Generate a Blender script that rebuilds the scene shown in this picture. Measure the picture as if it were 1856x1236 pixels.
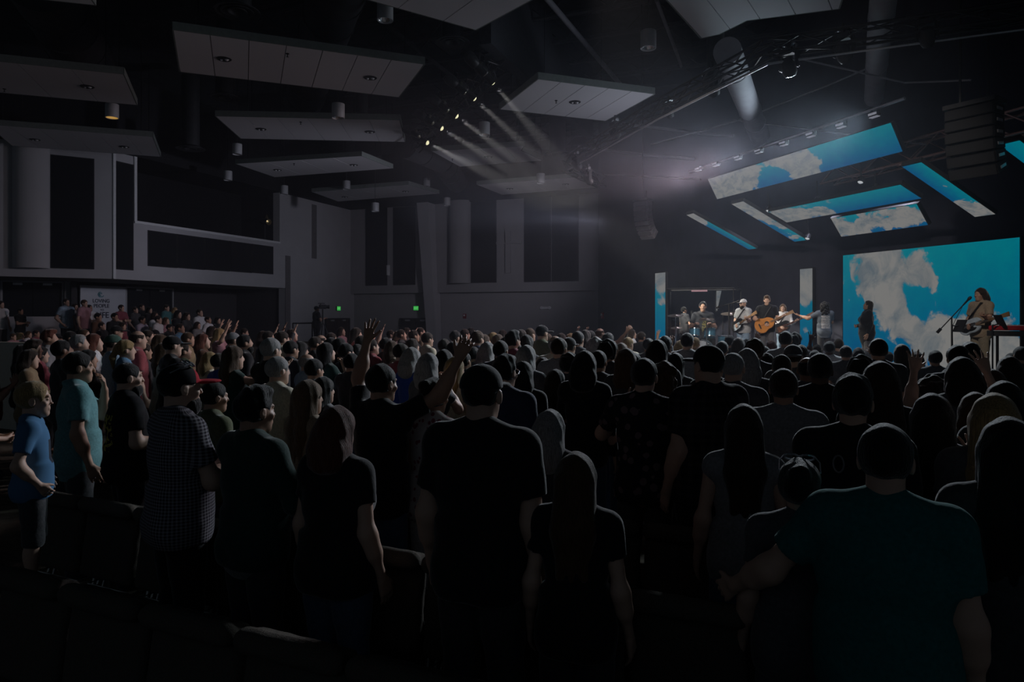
import bpy, math, random
import numpy as np
from mathutils import Vector, Matrix

for o in list(bpy.data.objects):
    bpy.data.objects.remove(o)
random.seed(7)
SC = bpy.context.scene
COL = SC.collection

# ------------------------------------------------------------------ camera, world, lights, exposure
F = 1237.3
CAMZ = 2.05
BEAM_W = 4600
SEAT_W = 900
HAZE = 0.0024
HAZE2 = 0.011
HX, HY = 928.0, 570.0
cam_d = bpy.data.cameras.new('camera')
cam_d.lens = 24.0
cam_d.sensor_width = 36.0
cam_d.shift_y = -48.0 / 1856.0
cam_d.clip_end = 200
cam = bpy.data.objects.new('camera', cam_d)
cam.location = (0, 0, CAMZ)
cam.rotation_euler = (math.pi / 2, 0, 0)
COL.objects.link(cam)
SC.camera = cam
SC.view_settings.view_transform = 'Standard'
SC.view_settings.look = 'None'
SC.view_settings.exposure = 0.0
SC.view_settings.gamma = 1.0
SC.view_settings.use_curve_mapping = False
SC.cycles.max_bounces = 6
SC.cycles.volume_bounces = 0
SC.cycles.sample_clamp_indirect = 1.0

wd = bpy.data.worlds.new('world')
SC.world = wd
wd.use_nodes = True
wd.node_tree.nodes['Background'].inputs[0].default_value = (0.60, 0.80, 1.0, 1)
wd.node_tree.nodes['Background'].inputs[1].default_value = 0.040

def lamp(name, kind, loc, power, color=(1, 1, 1), target=None, **kw):
    d = bpy.data.lights.new(name, kind)
    d.energy = power
    d.color = color
    for k, v in kw.items():
        setattr(d, k, v)
    o = bpy.data.objects.new(name, d)
    o.location = loc
    if target is not None:
        o.rotation_euler = (Vector(target) - Vector(loc)).to_track_quat('-Z', 'Y').to_euler()
    COL.objects.link(o)
    return o

# stage axes: along the back wall (to the right), out towards the seats; origin at the wide screen's near-left foot
KS = 0.73
SO = Vector((11.64, 24.0, 0)) * KS
SS = Vector((0.334, -0.943, 0)).normalized()
SM = Vector((-0.943, -0.334, 0)).normalized()
STZ = 0.77
def stage(t, m, z=0.0):
    return SO + SS * (t * KS) + SM * (m * KS) + Vector((0, 0, z))

# added fill spots without fixtures over the stage, thrown back over the seats
for i in range(7):
    t = -4.4 + 1.3 * i
    lamp('audience_fill', 'SPOT', stage(t, 3.0, 6.3), 62, (0.82 - .02 * i, 0.82 + .012 * i, 1.0), stage(t - 2, 17, 2.4), spot_size=math.radians(150), spot_blend=0.8, shadow_soft_size=0.3)
# added fill spots without fixtures at the stage end, brightening the walls
for p, q, a, c in [(880, (-12.5, 31, 6.0), 54, (0.80, 0.81, 1.0)), (580, (-2.5, 36.5, 6.0), 60, (0.85, 0.82, 1.0)), (760, (-16.5, 23.5, 6.0), 50, (0.80, 0.81, 1.0))]:
    lamp('wall_fill', 'SPOT', stage(-8.6, 4.6, 4.9), p, c, q, spot_size=math.radians(a), spot_blend=0.9, shadow_soft_size=0.25)
# front light and top light on the band
lamp('front_wash', 'SPOT', (1.0, 8.5, 7.3), 2100, (1.0, 0.88, 0.78), stage(-4.5, 2.6, 1.9), spot_size=math.radians(36), spot_blend=0.6, shadow_soft_size=0.15)
lamp('front_wash', 'SPOT', (3.5, 6.0, 7.3), 900, (1.0, 0.9, 0.82), stage(3.0, 2.4, 2.2), spot_size=math.radians(36), spot_blend=0.6, shadow_soft_size=0.15)
for t in (-6.0, -3.0, 0.0, 3.0):
    lamp('back_light', 'SPOT', stage(t, 0.9, 5.4), 200, (0.78, 0.78, 1.0), stage(t, 2.8, 1.0), spot_size=math.radians(75), spot_blend=0.7, shadow_soft_size=0.12)

# ------------------------------------------------------------------ points from the photograph
def P(px, py, D):
    return Vector(((px - HX) / F * D, D, CAMZ + (HY - py) / F * D))
def PZ(px, py, z):
    D = (z - CAMZ) * F / (HY - py)
    return Vector(((px - HX) / F * D, D, z))
def onplane(px, py, q, n):
    s = (px - HX) / F
    D = (q[0] * n[0] + q[1] * n[1]) / (s * n[0] + n[1])
    return Vector((s * D, D, CAMZ + (HY - py) / F * D))

# ------------------------------------------------------------------ materials
MATS = {}
def mat(name, col=(0.5, 0.5, 0.5), rough=0.8, metal=0.0, var=0.15, scale=12.0, bump=0.0, emit=None, estr=1.0, spec=0.3, coord='Object', sheen=0.0):
    if name in MATS:
        return MATS[name]
    m = bpy.data.materials.new(name)
    m.use_nodes = True
    nt = m.node_tree
    N, L = nt.nodes, nt.links
    b = N['Principled BSDF']
    b.inputs['Roughness'].default_value = rough
    b.inputs['Metallic'].default_value = metal
    b.inputs['Specular IOR Level'].default_value = spec
    if sheen:
        b.inputs['Sheen Weight'].default_value = sheen
        b.inputs['Sheen Roughness'].default_value = 0.35
    tc = N.new('ShaderNodeTexCoord')
    nz = N.new('ShaderNodeTexNoise')
    nz.inputs['Scale'].default_value = scale
    nz.inputs['Detail'].default_value = 3
    L.new(tc.outputs[coord], nz.inputs['Vector'])
    mp = N.new('ShaderNodeMapRange')
    mp.inputs[1].default_value = 0.25
    mp.inputs[2].default_value = 0.75
    mp.inputs[3].default_value = 1 - var
    mp.inputs[4].default_value = 1 + var
    L.new(nz.outputs[0], mp.inputs[0])
    mx = N.new('ShaderNodeVectorMath')
    mx.operation = 'SCALE'
    mx.inputs[0].default_value = col[:3]
    L.new(mp.outputs[0], mx.inputs['Scale'])
    L.new(mx.outputs[0], b.inputs['Base Color'])
    if bump:
        bp = N.new('ShaderNodeBump')
        bp.inputs['Strength'].default_value = bump
        bp.inputs['Distance'].default_value = 0.02
        L.new(nz.outputs[0], bp.inputs['Height'])
        L.new(bp.outputs[0], b.inputs['Normal'])
    if emit:
        b.inputs['Emission Color'].default_value = (*emit, 1)
        b.inputs['Emission Strength'].default_value = estr
    MATS[name] = m
    return m

def hexc(h):
    return tuple(((int(h[i:i + 2], 16) / 255) / 12.92 if int(h[i:i + 2], 16) < 11 else ((int(h[i:i + 2], 16) / 255 + 0.055) / 1.055) ** 2.4) for i in (0, 2, 4))

M_wall = mat('wall_paint', (0.47, 0.46, 0.48), 0.9, var=0.04, scale=1.5)
M_wall2 = mat('wall_paint_warm', (0.36, 0.35, 0.36), 0.9, var=0.04, scale=1.5)
M_black = mat('black_paint', (0.012, 0.012, 0.014), 0.9, var=0.2, scale=2)
M_blackw = mat('black_wall_paint', (0.030, 0.032, 0.048), 0.92, var=0.15, scale=2)
M_deck = mat('ceiling_deck', (0.035, 0.036, 0.042), 0.9, var=0.25, scale=3)
M_joist = mat('joist_steel', (0.05, 0.05, 0.058), 0.7, var=0.2, scale=4)
M_duct = mat('duct_metal', (0.03, 0.03, 0.034), 0.6, var=0.2, scale=4)
M_ductg = mat('duct_grey', (0.30, 0.30, 0.33), 0.7, var=0.1, scale=4)
M_panel = mat('acoustic_fabric', (0.014, 0.015, 0.018), 1.0, var=0.2, scale=40)
M_tile = mat('cloud_tile', (0.66, 0.65, 0.68), 0.92, var=0.04, scale=60)
M_cloudedge = mat('cloud_edge', (0.18, 0.2, 0.19), 0.8, var=0.1)
M_alu = mat('brushed_metal', (0.55, 0.55, 0.57), 0.35, 0.8, var=0.1, scale=20)
M_chrome = mat('chrome', (0.8, 0.8, 0.8), 0.18, 1.0, var=0.04)
M_dark = mat('dark_metal', (0.03, 0.03, 0.033), 0.5, 0.3, var=0.2)
M_can = mat('can_grey', (0.5, 0.5, 0.52), 0.55, 0.2, var=0.06)
M_carpet = mat('carpet', (0.085, 0.07, 0.05), 1.0, var=0.4, scale=9, bump=0.3)
M_stage = mat('stage_floor', (0.10, 0.10, 0.115), 0.35, var=0.15, scale=5)
M_chair = mat('chair_fabric', (0.085, 0.072, 0.06), 1.0, var=0.35, scale=220, bump=0.4)
M_chair2 = mat('chair_frame', (0.35, 0.34, 0.32), 0.35, 0.9, var=0.1)
M_door = mat('door_wood', (0.05, 0.032, 0.03), 0.6, var=0.3, scale=5)
M_frame = mat('door_frame', (0.02, 0.02, 0.022), 0.6, var=0.1)
M_trimg = mat('grey_trim', (0.42, 0.41, 0.43), 0.8, var=0.05)
M_white = mat('white_paint', (0.72, 0.72, 0.74), 0.8, var=0.05)
M_banner = mat('banner_cloth', (0.62, 0.63, 0.68), 0.9, var=0.04, scale=3)
M_ink = mat('banner_ink', (0.05, 0.055, 0.08), 0.9, var=0.05)
M_teal = mat('banner_teal', (0.1, 0.3, 0.36), 0.9, var=0.05)

# ------------------------------------------------------------------ mesh helpers
ROOT = {}
def tag(o, label=None, cat=None, group=None, kind=None):
    if label: o['label'] = label
    if cat: o['category'] = cat
    if group: o['group'] = group
    if kind: o['kind'] = kind
    return o
def empty(name, loc, label=None, cat=None, group=None, rz=0.0, kind=None):
    o = bpy.data.objects.new(name, None)
    o.location = loc
    o.rotation_euler = (0, 0, rz)
    o.empty_display_size = 0.1
    COL.objects.link(o)
    ROOT[o.name] = Vector(loc)
    return tag(o, label, cat, group, kind)
def link(name, me, m=None, parent=None):
    o = bpy.data.objects.new(name, me)
    COL.objects.link(o)
    if parent is not None:
        o.parent = parent
    if m is not None:
        if me.materials:
            pass
        else:
            me.materials.append(m)
    return o

class MB:
    def __init__(s):
        s.v, s.f = [], []
    def add(s, vs, fs):
        b = len(s.v)
        s.v += [tuple(x) for x in vs]
        s.f += [tuple(i + b for i in f) for f in fs]
        return s
    def box(s, c, size, R=None):
        c = Vector(c)
        h = [x / 2 for x in size]
        vs = []
        for x in (-1, 1):
            for y in (-1, 1):
                for z in (-1, 1):
                    p = Vector((x * h[0], y * h[1], z * h[2]))
                    vs.append(c + (R @ p if R is not None else p))
        return s.add(vs, [(0, 1, 3, 2), (4, 6, 7, 5), (0, 4, 5, 1), (2, 3, 7, 6), (0, 2, 6, 4), (1, 5, 7, 3)])
    def slab(s, q, u, n, t0, t1, z0, z1, d0, d1):
        q, u, n = Vector((q[0], q[1], 0)), Vector((u[0], u[1], 0)), Vector((n[0], n[1], 0))
        vs = [q + u * t + n * d + Vector((0, 0, z)) for t in (t0, t1) for d in (d0, d1) for z in (z0, z1)]
        return s.add(vs, [(0, 1, 3, 2), (4, 6, 7, 5), (0, 4, 5, 1), (2, 3, 7, 6), (0, 2, 6, 4), (1, 5, 7, 3)])
    def cyl(s, a, b, r0, r1=None, n=10, cap=True):
        a, b = Vector(a), Vector(b)
        r1 = r0 if r1 is None else r1
        w = (b - a).normalized()
        e = w.orthogonal().normalized()
        g = w.cross(e)
        vs = []
        for k in range(n):
            t = 2 * math.pi * k / n
            d = e * math.cos(t) + g * math.sin(t)
            vs += [a + d * r0, b + d * r1]
        fs = [(2 * k, 2 * ((k + 1) % n), 2 * ((k + 1) % n) + 1, 2 * k + 1) for k in range(n)]
        if cap:
            fs += [tuple(2 * k for k in range(n))[::-1], tuple(2 * k + 1 for k in range(n))]
        return s.add(vs, fs)
    def path(s, pts, r, n=6):
        for a, b in zip(pts[:-1], pts[1:]):
            s.cyl(a, b, r, n=n)
        return s
    def lathe(s, a, w, prof, n=16):
        a, w = Vector(a), Vector(w).normalized()
        e = w.orthogonal().normalized()
        g = w.cross(e)
        vs, fs = [], []
        for h, r in prof:
            for k in range(n):
                t = 2 * math.pi * k / n
                vs.append(a + w * h + (e * math.cos(t) + g * math.sin(t)) * r)
        for i in range(len(prof) - 1):
            for k in range(n):
                fs.append((i * n + k, i * n + (k + 1) % n, (i + 1) * n + (k + 1) % n, (i + 1) * n + k))
        return s.add(vs, fs)
    def prism(s, pts, dvec):
        d = Vector(dvec)
        n = len(pts)
        vs = [Vector(p) for p in pts] + [Vector(p) + d for p in pts]
        fs = [tuple(range(n))[::-1], tuple(range(n, 2 * n))] + [(k, (k + 1) % n, (k + 1) % n + n, k + n) for k in range(n)]
        return s.add(vs, fs)
    def build(s, name, m, parent=None, smooth=False, world=True, bevel=0.0, kind=None):
        off = Vector((0, 0, 0))
        if parent is not None and world:
            p = parent
            while p.parent is not None:
                p = p.parent
            off = ROOT.get(p.name, Vector((0, 0, 0)))
        me = bpy.data.meshes.new(name)
        me.from_pydata([tuple(Vector(v) - off) for v in s.v], [], s.f)
        me.validate()
        if smooth:
            me.polygons.foreach_set('use_smooth', [True] * len(me.polygons))
            try:
                me.set_sharp_from_angle(angle=math.radians(40))
            except Exception:
                pass
        me.update()
        import bmesh
        bm = bmesh.new()
        bm.from_mesh(me)
        bmesh.ops.recalc_face_normals(bm, faces=bm.faces)
        if bevel:
            bmesh.ops.bevel(bm, geom=bm.edges, offset=bevel, segments=2, affect='EDGES', clamp_overlap=True)
        bm.to_mesh(me)
        bm.free()
        o = link(name, me, m, parent)
        if kind: o['kind'] = kind
        return o
# ------------------------------------------------------------------ room
class Pl:
    def __init__(s, q, u, n, d=0.0):
        s.u, s.n = Vector((u[0], u[1], 0)).normalized(), Vector((n[0], n[1], 0)).normalized()
        s.q = Vector((q[0], q[1], 0)) + s.n * d
    def off(s, d):
        return Pl(s.q, s.u, s.n, d)
    def pt(s, px, py):
        return onplane(px, py, s.q, s.n)
    def t(s, px):
        return (s.pt(px, HY) - s.q).dot(s.u)
    def z(s, px, py):
        return s.pt(px, py).z
    def rect(s, mb, x0, y0, x1, y1, d0, d1):
        xm = x0
        z0, z1 = s.z(xm, y1), s.z(xm, y0)
        t0, t1 = sorted((s.t(x0), s.t(x1)))
        return mb.slab(s.q, s.u, s.n, t0, t1, z0, z1, d0, d1)
    def slab(s, mb, t0, t1, z0, z1, d0, d1):
        return mb.slab(s.q, s.u, s.n, t0, t1, z0, z1, d0, d1)

FAR = Pl((4.32, 34.0), (-0.927, 0.375), (-0.375, -0.927))
BAL = Pl((-9.36, 39.5), (-0.358, -0.934), (0.934, -0.358))
LEF = Pl((-14.8, 25.3), (-0.847, -0.531), (0.531, -0.847))
STW = Pl(SO, (-SS.x, -SS.y), (SM.x, SM.y))
ZT = 8.1

def struct(name, mb, m, parent=None, **k):
    o = mb.build(name, m, parent, **k)
    if parent is None:
        o['kind'] = 'structure'
    return o

def dplanes(x, y):
    v = Vector((x, y, 0))
    return min((v - BAL.q).dot(BAL.n), (v - LEF.q).dot(LEF.n))
def inleft(x, y):
    v = Vector((x, y, 0))
    return (v - BAL.q).dot(BAL.u) > 6.3
def fz(x, y):
    if inleft(x, y):
        d = dplanes(x, y)
        if d < 3.3: return 0.75
        if d < 7.2: return 0.30
    return -0.22 * min(1, max(0, (y - 5) / 8))

mb = MB()
nx, ny = 60, 52
vs, fs = [], []
for j in range(ny + 1):
    for i in range(nx + 1):
        x, y = -26 + 54 * i / nx, -5 + 52 * j / ny
        vs.append((x, y, -0.22 * min(1, max(0, (y - 5) / 8))))
for j in range(ny):
    for i in range(nx):
        a = j * (nx + 1) + i
        fs.append((a, a + 1, a + nx + 2, a + nx + 1))
mb.add(vs, fs)
struct('floor', mb, M_carpet, smooth=True)

def offpt(d, far_t=6.3, left_t=9.0):
    a = BAL.q + BAL.n * d + BAL.u * far_t
    b = LEF.q + LEF.n * d + LEF.u * left_t
    # mitre
    p, r = BAL.q + BAL.n * d, BAL.u
    q, s = LEF.q + LEF.n * d, LEF.u
    c = r.x * s.y - r.y * s.x
    w = q - p
    k = (w.x * s.y - w.y * s.x) / c
    return a, p + r * k, b
for nm, d0, d1, z1, mm in (('floor_riser', -3.2, 3.3, 0.75, M_carpet), ('floor_tier', 3.3, 7.2, 0.30, M_carpet)):
    a0, m0, b0 = offpt(d0)
    a1, m1, b1 = offpt(d1)
    mb = MB()
    mb.prism([Vector((p.x, p.y, -0.24)) for p in (a0, m0, m1, a1)], (0, 0, z1 + 0.24))
    mb.prism([Vector((p.x, p.y, -0.24)) for p in (m0, b0, b1, m1)], (0, 0, z1 + 0.24))
    struct(nm, mb, mm)

struct('ceiling', MB().box((2, 19, 11.2), (60, 52, 0.3)), M_deck)

# far wall: upper part stands proud of the lower part
mb = MB()
FAR.slab(mb, 0, 15.2, 3.25, ZT, -0.45, 0)
FAR.slab(mb, 0, 15.2, -0.3, 3.25, -0.75, -0.35)
wall_far = struct('wall_far', mb, M_wall2)
FAR.slab(mbk := MB(), -0.05, 15.6, ZT, 11.05, -0.45, 0.12)
struct('wall_far_upper', mbk, M_black)
STW.slab(mbk := MB(), -8.0, STW.off(-0.16).t(1084.5), -0.3, 11.05, -0.5, -0.16)
struct('wall_stage_back', mbk, M_blackw)

# leaning column between the two bays
a, b = FAR.off(-0.3).pt(783, 366), FAR.off(-0.3).pt(793, 600)
mb = MB()
u, n = FAR.u, FAR.n
top, bot = Vector((a.x, a.y, ZT)), Vector((b.x, b.y, -0.22))
for s0, s1 in ((0.34, 0.28),):
    vs = [bot - u * s1, bot + u * s1, bot + u * s1 + n * 0.55, bot - u * s1 + n * 0.55,
          top - u * s0, top + u * s0, top + u * s0 + n * 1.1, top - u * s0 + n * 1.1]
    mb.add(vs, [(0, 1, 2, 3), (4, 7, 6, 5), (0, 4, 5, 1), (1, 5, 6, 2), (2, 6, 7, 3), (3, 7, 4, 0)])
struct('trim_1', mb, M_wall)

def round_column(name, pl, x0, x1, y0, y1, m):
    t0, t1 = sorted((pl.t(x0), pl.t(x1)))
    c, r = (t0 + t1) / 2, (t1 - t0) / 2
    z1, z0 = pl.z(x0, y0), pl.z(x0, y1)
    pts = []
    for k in range(17):
        an = math.pi * k / 16
        p = pl.q + pl.u * (c + r * math.cos(an)) + pl.n * (r * 0.75 * math.sin(an))
        pts.append(Vector((p.x, p.y, z0)))
    return struct(name, MB().prism(pts, (0, 0, z1 - z0)), m, smooth=True)
round_column('trim_2', FAR, 815, 853, 366, 514, M_wall2)
round_column('trim_3', LEF, 22, 91, 262, 485, M_wall)

# balcony wall
mb = MB()
BAL.slab(mb, -0.6, BAL.t(517), -0.3, ZT, -0.4, 0)                      # pier at the corner of the room
tz = BAL.z(243, 401)
zf = 3.37
BAL.slab(mb, BAL.t(517), BAL.t(507), zf, ZT, -0.4, 0)
BAL.slab(mb, BAL.t(507), BAL.t(243), zf, tz, -0.4, 0)
BAL.slab(mb, BAL.t(243), BAL.t(205), zf, ZT, -0.4, 0)
struct('wall_balcony', mb, M_wall)
mb = MB()
LEF.slab(mb, 0, 9, zf, ZT, -0.4, 0)
struct('wall_left', mb, M_wall)
mb = MB()
BAL.slab(mb, -0.3, 15.3, ZT, 11.05, -0.4, 0.1)
LEF.slab(mb, -0.1, 9, ZT, 11.05, -0.4, 0.1)
struct('wall_balcony_upper', mb, M_black)
# booth behind the opening
mb = MB()
BAL.slab(mb, BAL.t(507) - 0.1, BAL.t(243) + 0.1, tz - 0.3, ZT + 0.2, -2.6, -2.4)
BAL.slab(mb, BAL.t(507) - 0.2, BAL.t(507), tz - 0.3, ZT + 0.2, -2.5, -0.4)
BAL.slab(mb, BAL.t(243), BAL.t(243) + 0.2, tz - 0.3, ZT + 0.2, -2.5, -0.4)
BAL.slab(mb, BAL.t(507), BAL.t(243), tz - 0.3, tz - 0.1, -2.5, -0.4)
BAL.slab(mb, BAL.t(507), BAL.t(243), ZT, ZT + 0.2, -2.5, -0.4)
struct('wall_booth', mb, M_black)
# edge trims, and dark strips painted as shaded reveals
mb = MB(); BAL.slab(mb, BAL.t(243) - 0.09, BAL.t(243) + 0.03, tz, ZT, 0, 0.06); struct('trim_4', mb, M_white)
mb = MB(); BAL.slab(mb, BAL.t(507), BAL.t(243), tz - 0.07, tz + 0.03, -0.05, 0.05); struct('trim_5', mb, M_white)
mb = MB(); BAL.rect(mb, 517, 463, 526, 606, -0.02, 0.02); struct('reveal_shade_6', mb, mat('reveal_shade', (0.16, 0.15, 0.155), 0.9))  # proud dark strip, paints the shade of a recessed reveal
mb = MB(); BAL.rect(mb, 565, 370, 573.5, 468, -0.02, 0.02); struct('reveal_shade_7', mb, mat('reveal_shade'))  # same painted reveal shade higher up the wall
mb = MB(); BAL.slab(mb, BAL.t(205) - 0.08, BAL.t(205) + 0.03, zf, ZT, -0.02, 0.05); struct('trim_8', mb, M_white)
# under the balcony
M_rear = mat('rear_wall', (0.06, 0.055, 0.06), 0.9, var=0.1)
mb = MB()
a0, m0, b0 = offpt(-3.3, BAL.t(520))
a1, m1, b1 = offpt(-0.02, BAL.t(517))
mb.prism([Vector((p.x, p.y, zf)) for p in (a0, m0, m1, a1)], (0, 0, 0.2))
mb.prism([Vector((p.x, p.y, zf)) for p in (m0, b0, b1, m1)], (0, 0, 0.2))
struct('ceiling_under_balcony', mb, mat('soffit', (0.2, 0.19, 0.19), 0.9))
BB, LB = BAL.off(-3.2), LEF.off(-3.2)
mb = MB()
BB.slab(mb, 3.0, 14.3, -0.3, zf, -0.3, 0)
LB.slab(mb, 1.0, 12, -0.3, zf, -0.3, 0)
BAL.slab(mb, BAL.t(517) - 0.4, BAL.t(517) - 0.1, -0.3, zf, -3.3, -0.35)
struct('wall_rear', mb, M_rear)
mb = MB(); BB.rect(mb, 450, 516, 455.5, 600, 0, 0.25); struct('trim_9', mb, M_white)
mb = MB(); LB.rect(mb, 117, 510, 128, 585, 0, 0.2); struct('trim_10', mb, M_trimg)
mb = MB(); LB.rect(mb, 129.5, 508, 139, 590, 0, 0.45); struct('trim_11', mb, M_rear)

def door(name, pl, x0, x1, ytop, m, fm, d=0.0):
    t0, t1 = sorted((pl.t(x0), pl.t(x1)))
    zt = pl.z((x0 + x1) / 2, ytop)
    p0 = pl.q + pl.u * ((t0 + t1) / 2) + pl.n * d
    zb = fz(p0.x + pl.n.x * 0.4, p0.y + pl.n.y * 0.4)
    r = empty(name, (p0.x, p0.y, zb), kind='structure')
    mb = MB()
    w = 0.07
    pl.slab(mb, t0, t0 + w, zb, zt, d, d + 0.1); pl.slab(mb, t1 - w, t1, zb, zt, d, d + 0.1); pl.slab(mb, t0 + w, t1 - w, zt - w, zt, d, d + 0.1)
    mb.build('door_frame', fm, r)
    mid = (t0 + t1) / 2
    for a, b in ((t0 + w, mid - 0.01), (mid + 0.01, t1 - w)):
        mb = MB(); pl.slab(mb, a, b, zb + 0.01, zt - w, d, d + 0.05)
        lf = mb.build('door_leaf', m, r)
        mb = MB(); h = mid - 0.1 if b < mid else mid + 0.1
        pl.slab(mb, h - 0.25 if b < mid else h, h if b < mid else h + 0.25, zb + 1.0, zb + 1.05, d + 0.05, d + 0.11)
        mb.build('push_bar', M_alu, lf)
        mb = MB(); c = (a + b) / 2
        pl.slab(mb, c - 0.15, c + 0.15, zt - w - 0.1, zt - w - 0.02, d + 0.05, d + 0.12)
        mb.build('door_closer', M_alu, lf)
door('door_1', FAR.off(-0.35), 725, 783, 576.5, M_frame, M_frame)
door('door_2', BAL, 588, 632, 576.5, M_door, M_frame)
door('door_3', BB, 225, 312, 521, M_panel, M_trimg)
door('door_4', LB, 1, 116, 509, M_panel, M_trimg)

# low walls by the raised seats
a, b = P(-120, 603, 14.6), P(57, 622.5, 13.2)
u = (b - a); u.z = 0; u.normalize()
n = Vector((-u.y, u.x, 0))
mb = MB()
mb.prism([Vector((p.x, p.y, -0.22)) for p in (a, b, b + n * 0.16, a + n * 0.16)], (0, 0, 1.72))
struct('wall_aisle', mb, mat('aisle_wall', (0.62, 0.58, 0.5), 0.9, var=0.05))
mb = MB()
LEF.off(1.0).slab(mb, 0.9, 9, 0.7, 1.98, 0, 0.12)
struct('wall_counter', mb, M_wall)

# dark sound panels: one thing each
def apanel(pl, x0, y0, x1, y1, label, d=0.0, seams=()):
    t0, t1 = sorted((pl.t(x0), pl.t(x1)))
    z0, z1 = pl.z(x0, y1), pl.z(x0, y0)
    p0 = pl.q + pl.u * ((t0 + t1) / 2)
    r = empty('sound_absorber', (p0.x, p0.y, z0), label, 'wall panel', 'dark sound panels on the pale walls')
    mb = MB(); pl.slab(mb, t0 + 0.04, t1 - 0.04, z0 + 0.04, z1 - 0.04, d, d + 0.05); mb.build('fabric', M_panel, r)
    mb = MB()
    pl.slab(mb, t0, t0 + 0.05, z0, z1, d, d + 0.035); pl.slab(mb, t1 - 0.05, t1, z0, z1, d, d + 0.035)
    pl.slab(mb, t0 + 0.05, t1 - 0.05, z0, z0 + 0.05, d, d + 0.035); pl.slab(mb, t0 + 0.05, t1 - 0.05, z1 - 0.05, z1, d, d + 0.035)
    mb.build('frame', M_frame, r)
apanel(LEF, 92, 280, 171, 486, 'wide black sound panel beside the round grey column above the doors')
apanel(BAL, 208, 291, 241, 488, 'slim black sound panel at the corner of the balcony front')
xs = [267, 320, 370, 415, 456, 495]
for i, w in enumerate(('nearest the slim corner panel', 'second from the slim corner panel', 'in the middle of the band', 'second from the room corner', 'at the room corner end')):
    yt = 417 + (447 - 417) * (xs[i] - 267) / 228
    yb = 482 + (497 - 482) * (xs[i] - 267) / 228
    apanel(BAL, xs[i] + 0.5, yt, xs[i + 1] - 0.5, yb, 'square black panel in the band under the booth, ' + w)
apanel(FAR, 663, 377, 702, 518, 'tall black sound panel on the far wall, nearest the room corner')
apanel(FAR, 713, 376, 753, 517, 'tall black sound panel on the far wall beside the leaning column')
apanel(FAR, 854, 366, 900, 513, 'tall black sound panel between the far round column and the cross')
apanel(FAR, 950, 358, 999, 511.5, 'black sound panel on the cross side of the pair near the stage')
apanel(FAR, 1000, 354, 1049, 510.5, 'black sound panel on the stage side of the pair near the stage')

# cross on the far wall
p = FAR.pt(921, 495)
cr = empty('wall_cross', p, 'thin grey wooden cross fixed on the pale far wall', 'cross')
mb = MB(); FAR.rect(mb, 917.5, 420, 926.5, 495, 0.02, 0.14); mb.build('upright', M_wall2, cr)
mb = MB(); FAR.rect(mb, 902, 439, 948, 443.5, 0.14, 0.2); mb.build('crossbar', M_wall2, cr)

# banner with lettering
t0, t1 = sorted((BB.t(140.5), BB.t(223)))
z1 = BB.z(140, 515.5)
bp = BB.q + BB.u * ((t0 + t1) / 2) + BB.n * 0.15
bn = empty('banner', (bp.x, bp.y, 0.95), 'white banner reading LOVING PEOPLE TO LIFE under the balcony', 'banner')
mb = MB(); BB.slab(mb, t0, t1, 0.95, z1, 0.13, 0.16); mb.build('cloth', M_banner, bn)
mb = MB(); mb.cyl(BB.q + BB.u * t0 + BB.n * 0.145 + Vector((0, 0, z1)), BB.q + BB.u * t1 + BB.n * 0.145 + Vector((0, 0, z1)), 0.03); mb.build('rod', M_dark, bn)
def text(s, name, loc, size, m, ux, nrm, parent=None, offset=0.012, ext=0.003):
    c = bpy.data.curves.new(name, 'FONT')
    c.body = s
    c.size = size
    c.align_x = 'CENTER'; c.align_y = 'CENTER'
    c.extrude = ext
    c.offset = offset * size
    o = bpy.data.objects.new(name, c)
    ux = Vector(ux).normalized(); nrm = Vector(nrm).normalized()
    R = Matrix((ux, nrm.cross(ux), nrm)).transposed()
    off = ROOT.get(parent.name, Vector((0, 0, 0))) if parent else Vector((0, 0, 0))
    o.matrix_world = Matrix.Translation(Vector(loc) - off) @ R.to_4x4()
    COL.objects.link(o)
    bpy.context.view_layer.update()
    me = bpy.data.meshes.new_from_object(o.evaluated_get(bpy.context.evaluated_depsgraph_get()))
    M4 = o.matrix_world.copy()
    bpy.data.objects.remove(o)
    me.name = name
    me.transform(M4)
    me.materials.clear(); me.materials.append(m)
    o = link(name, me, m, parent)
    return o
BT = BB.off(0.168)
for s, x, y, sz in (('LOVING', 183.5, 545.6, 0.21), ('PEOPLE', 184, 554.6, 0.21), ('TO', 185, 562.0, 0.12), ('LIFE', 186, 571.5, 0.34)):
    o = text(s, 'lettering', BT.pt(x, y), sz, M_ink, -BT.u, BT.n, bn, 0.018)
mb = MB()
c = BT.pt(183, 533.8)
for k in range(3):
    pts = []
    r = 0.05 + 0.04 * k
    for i in range(17):
        an = math.radians(20 + 250 * i / 16 + k * 35)
        pts.append(c - BT.u * (r * math.cos(an)) + Vector((0, 0, r * 0.85 * math.sin(an))))
    mb.path(pts, 0.014, 4)
mb.build('emblem', M_teal, bn)

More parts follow.
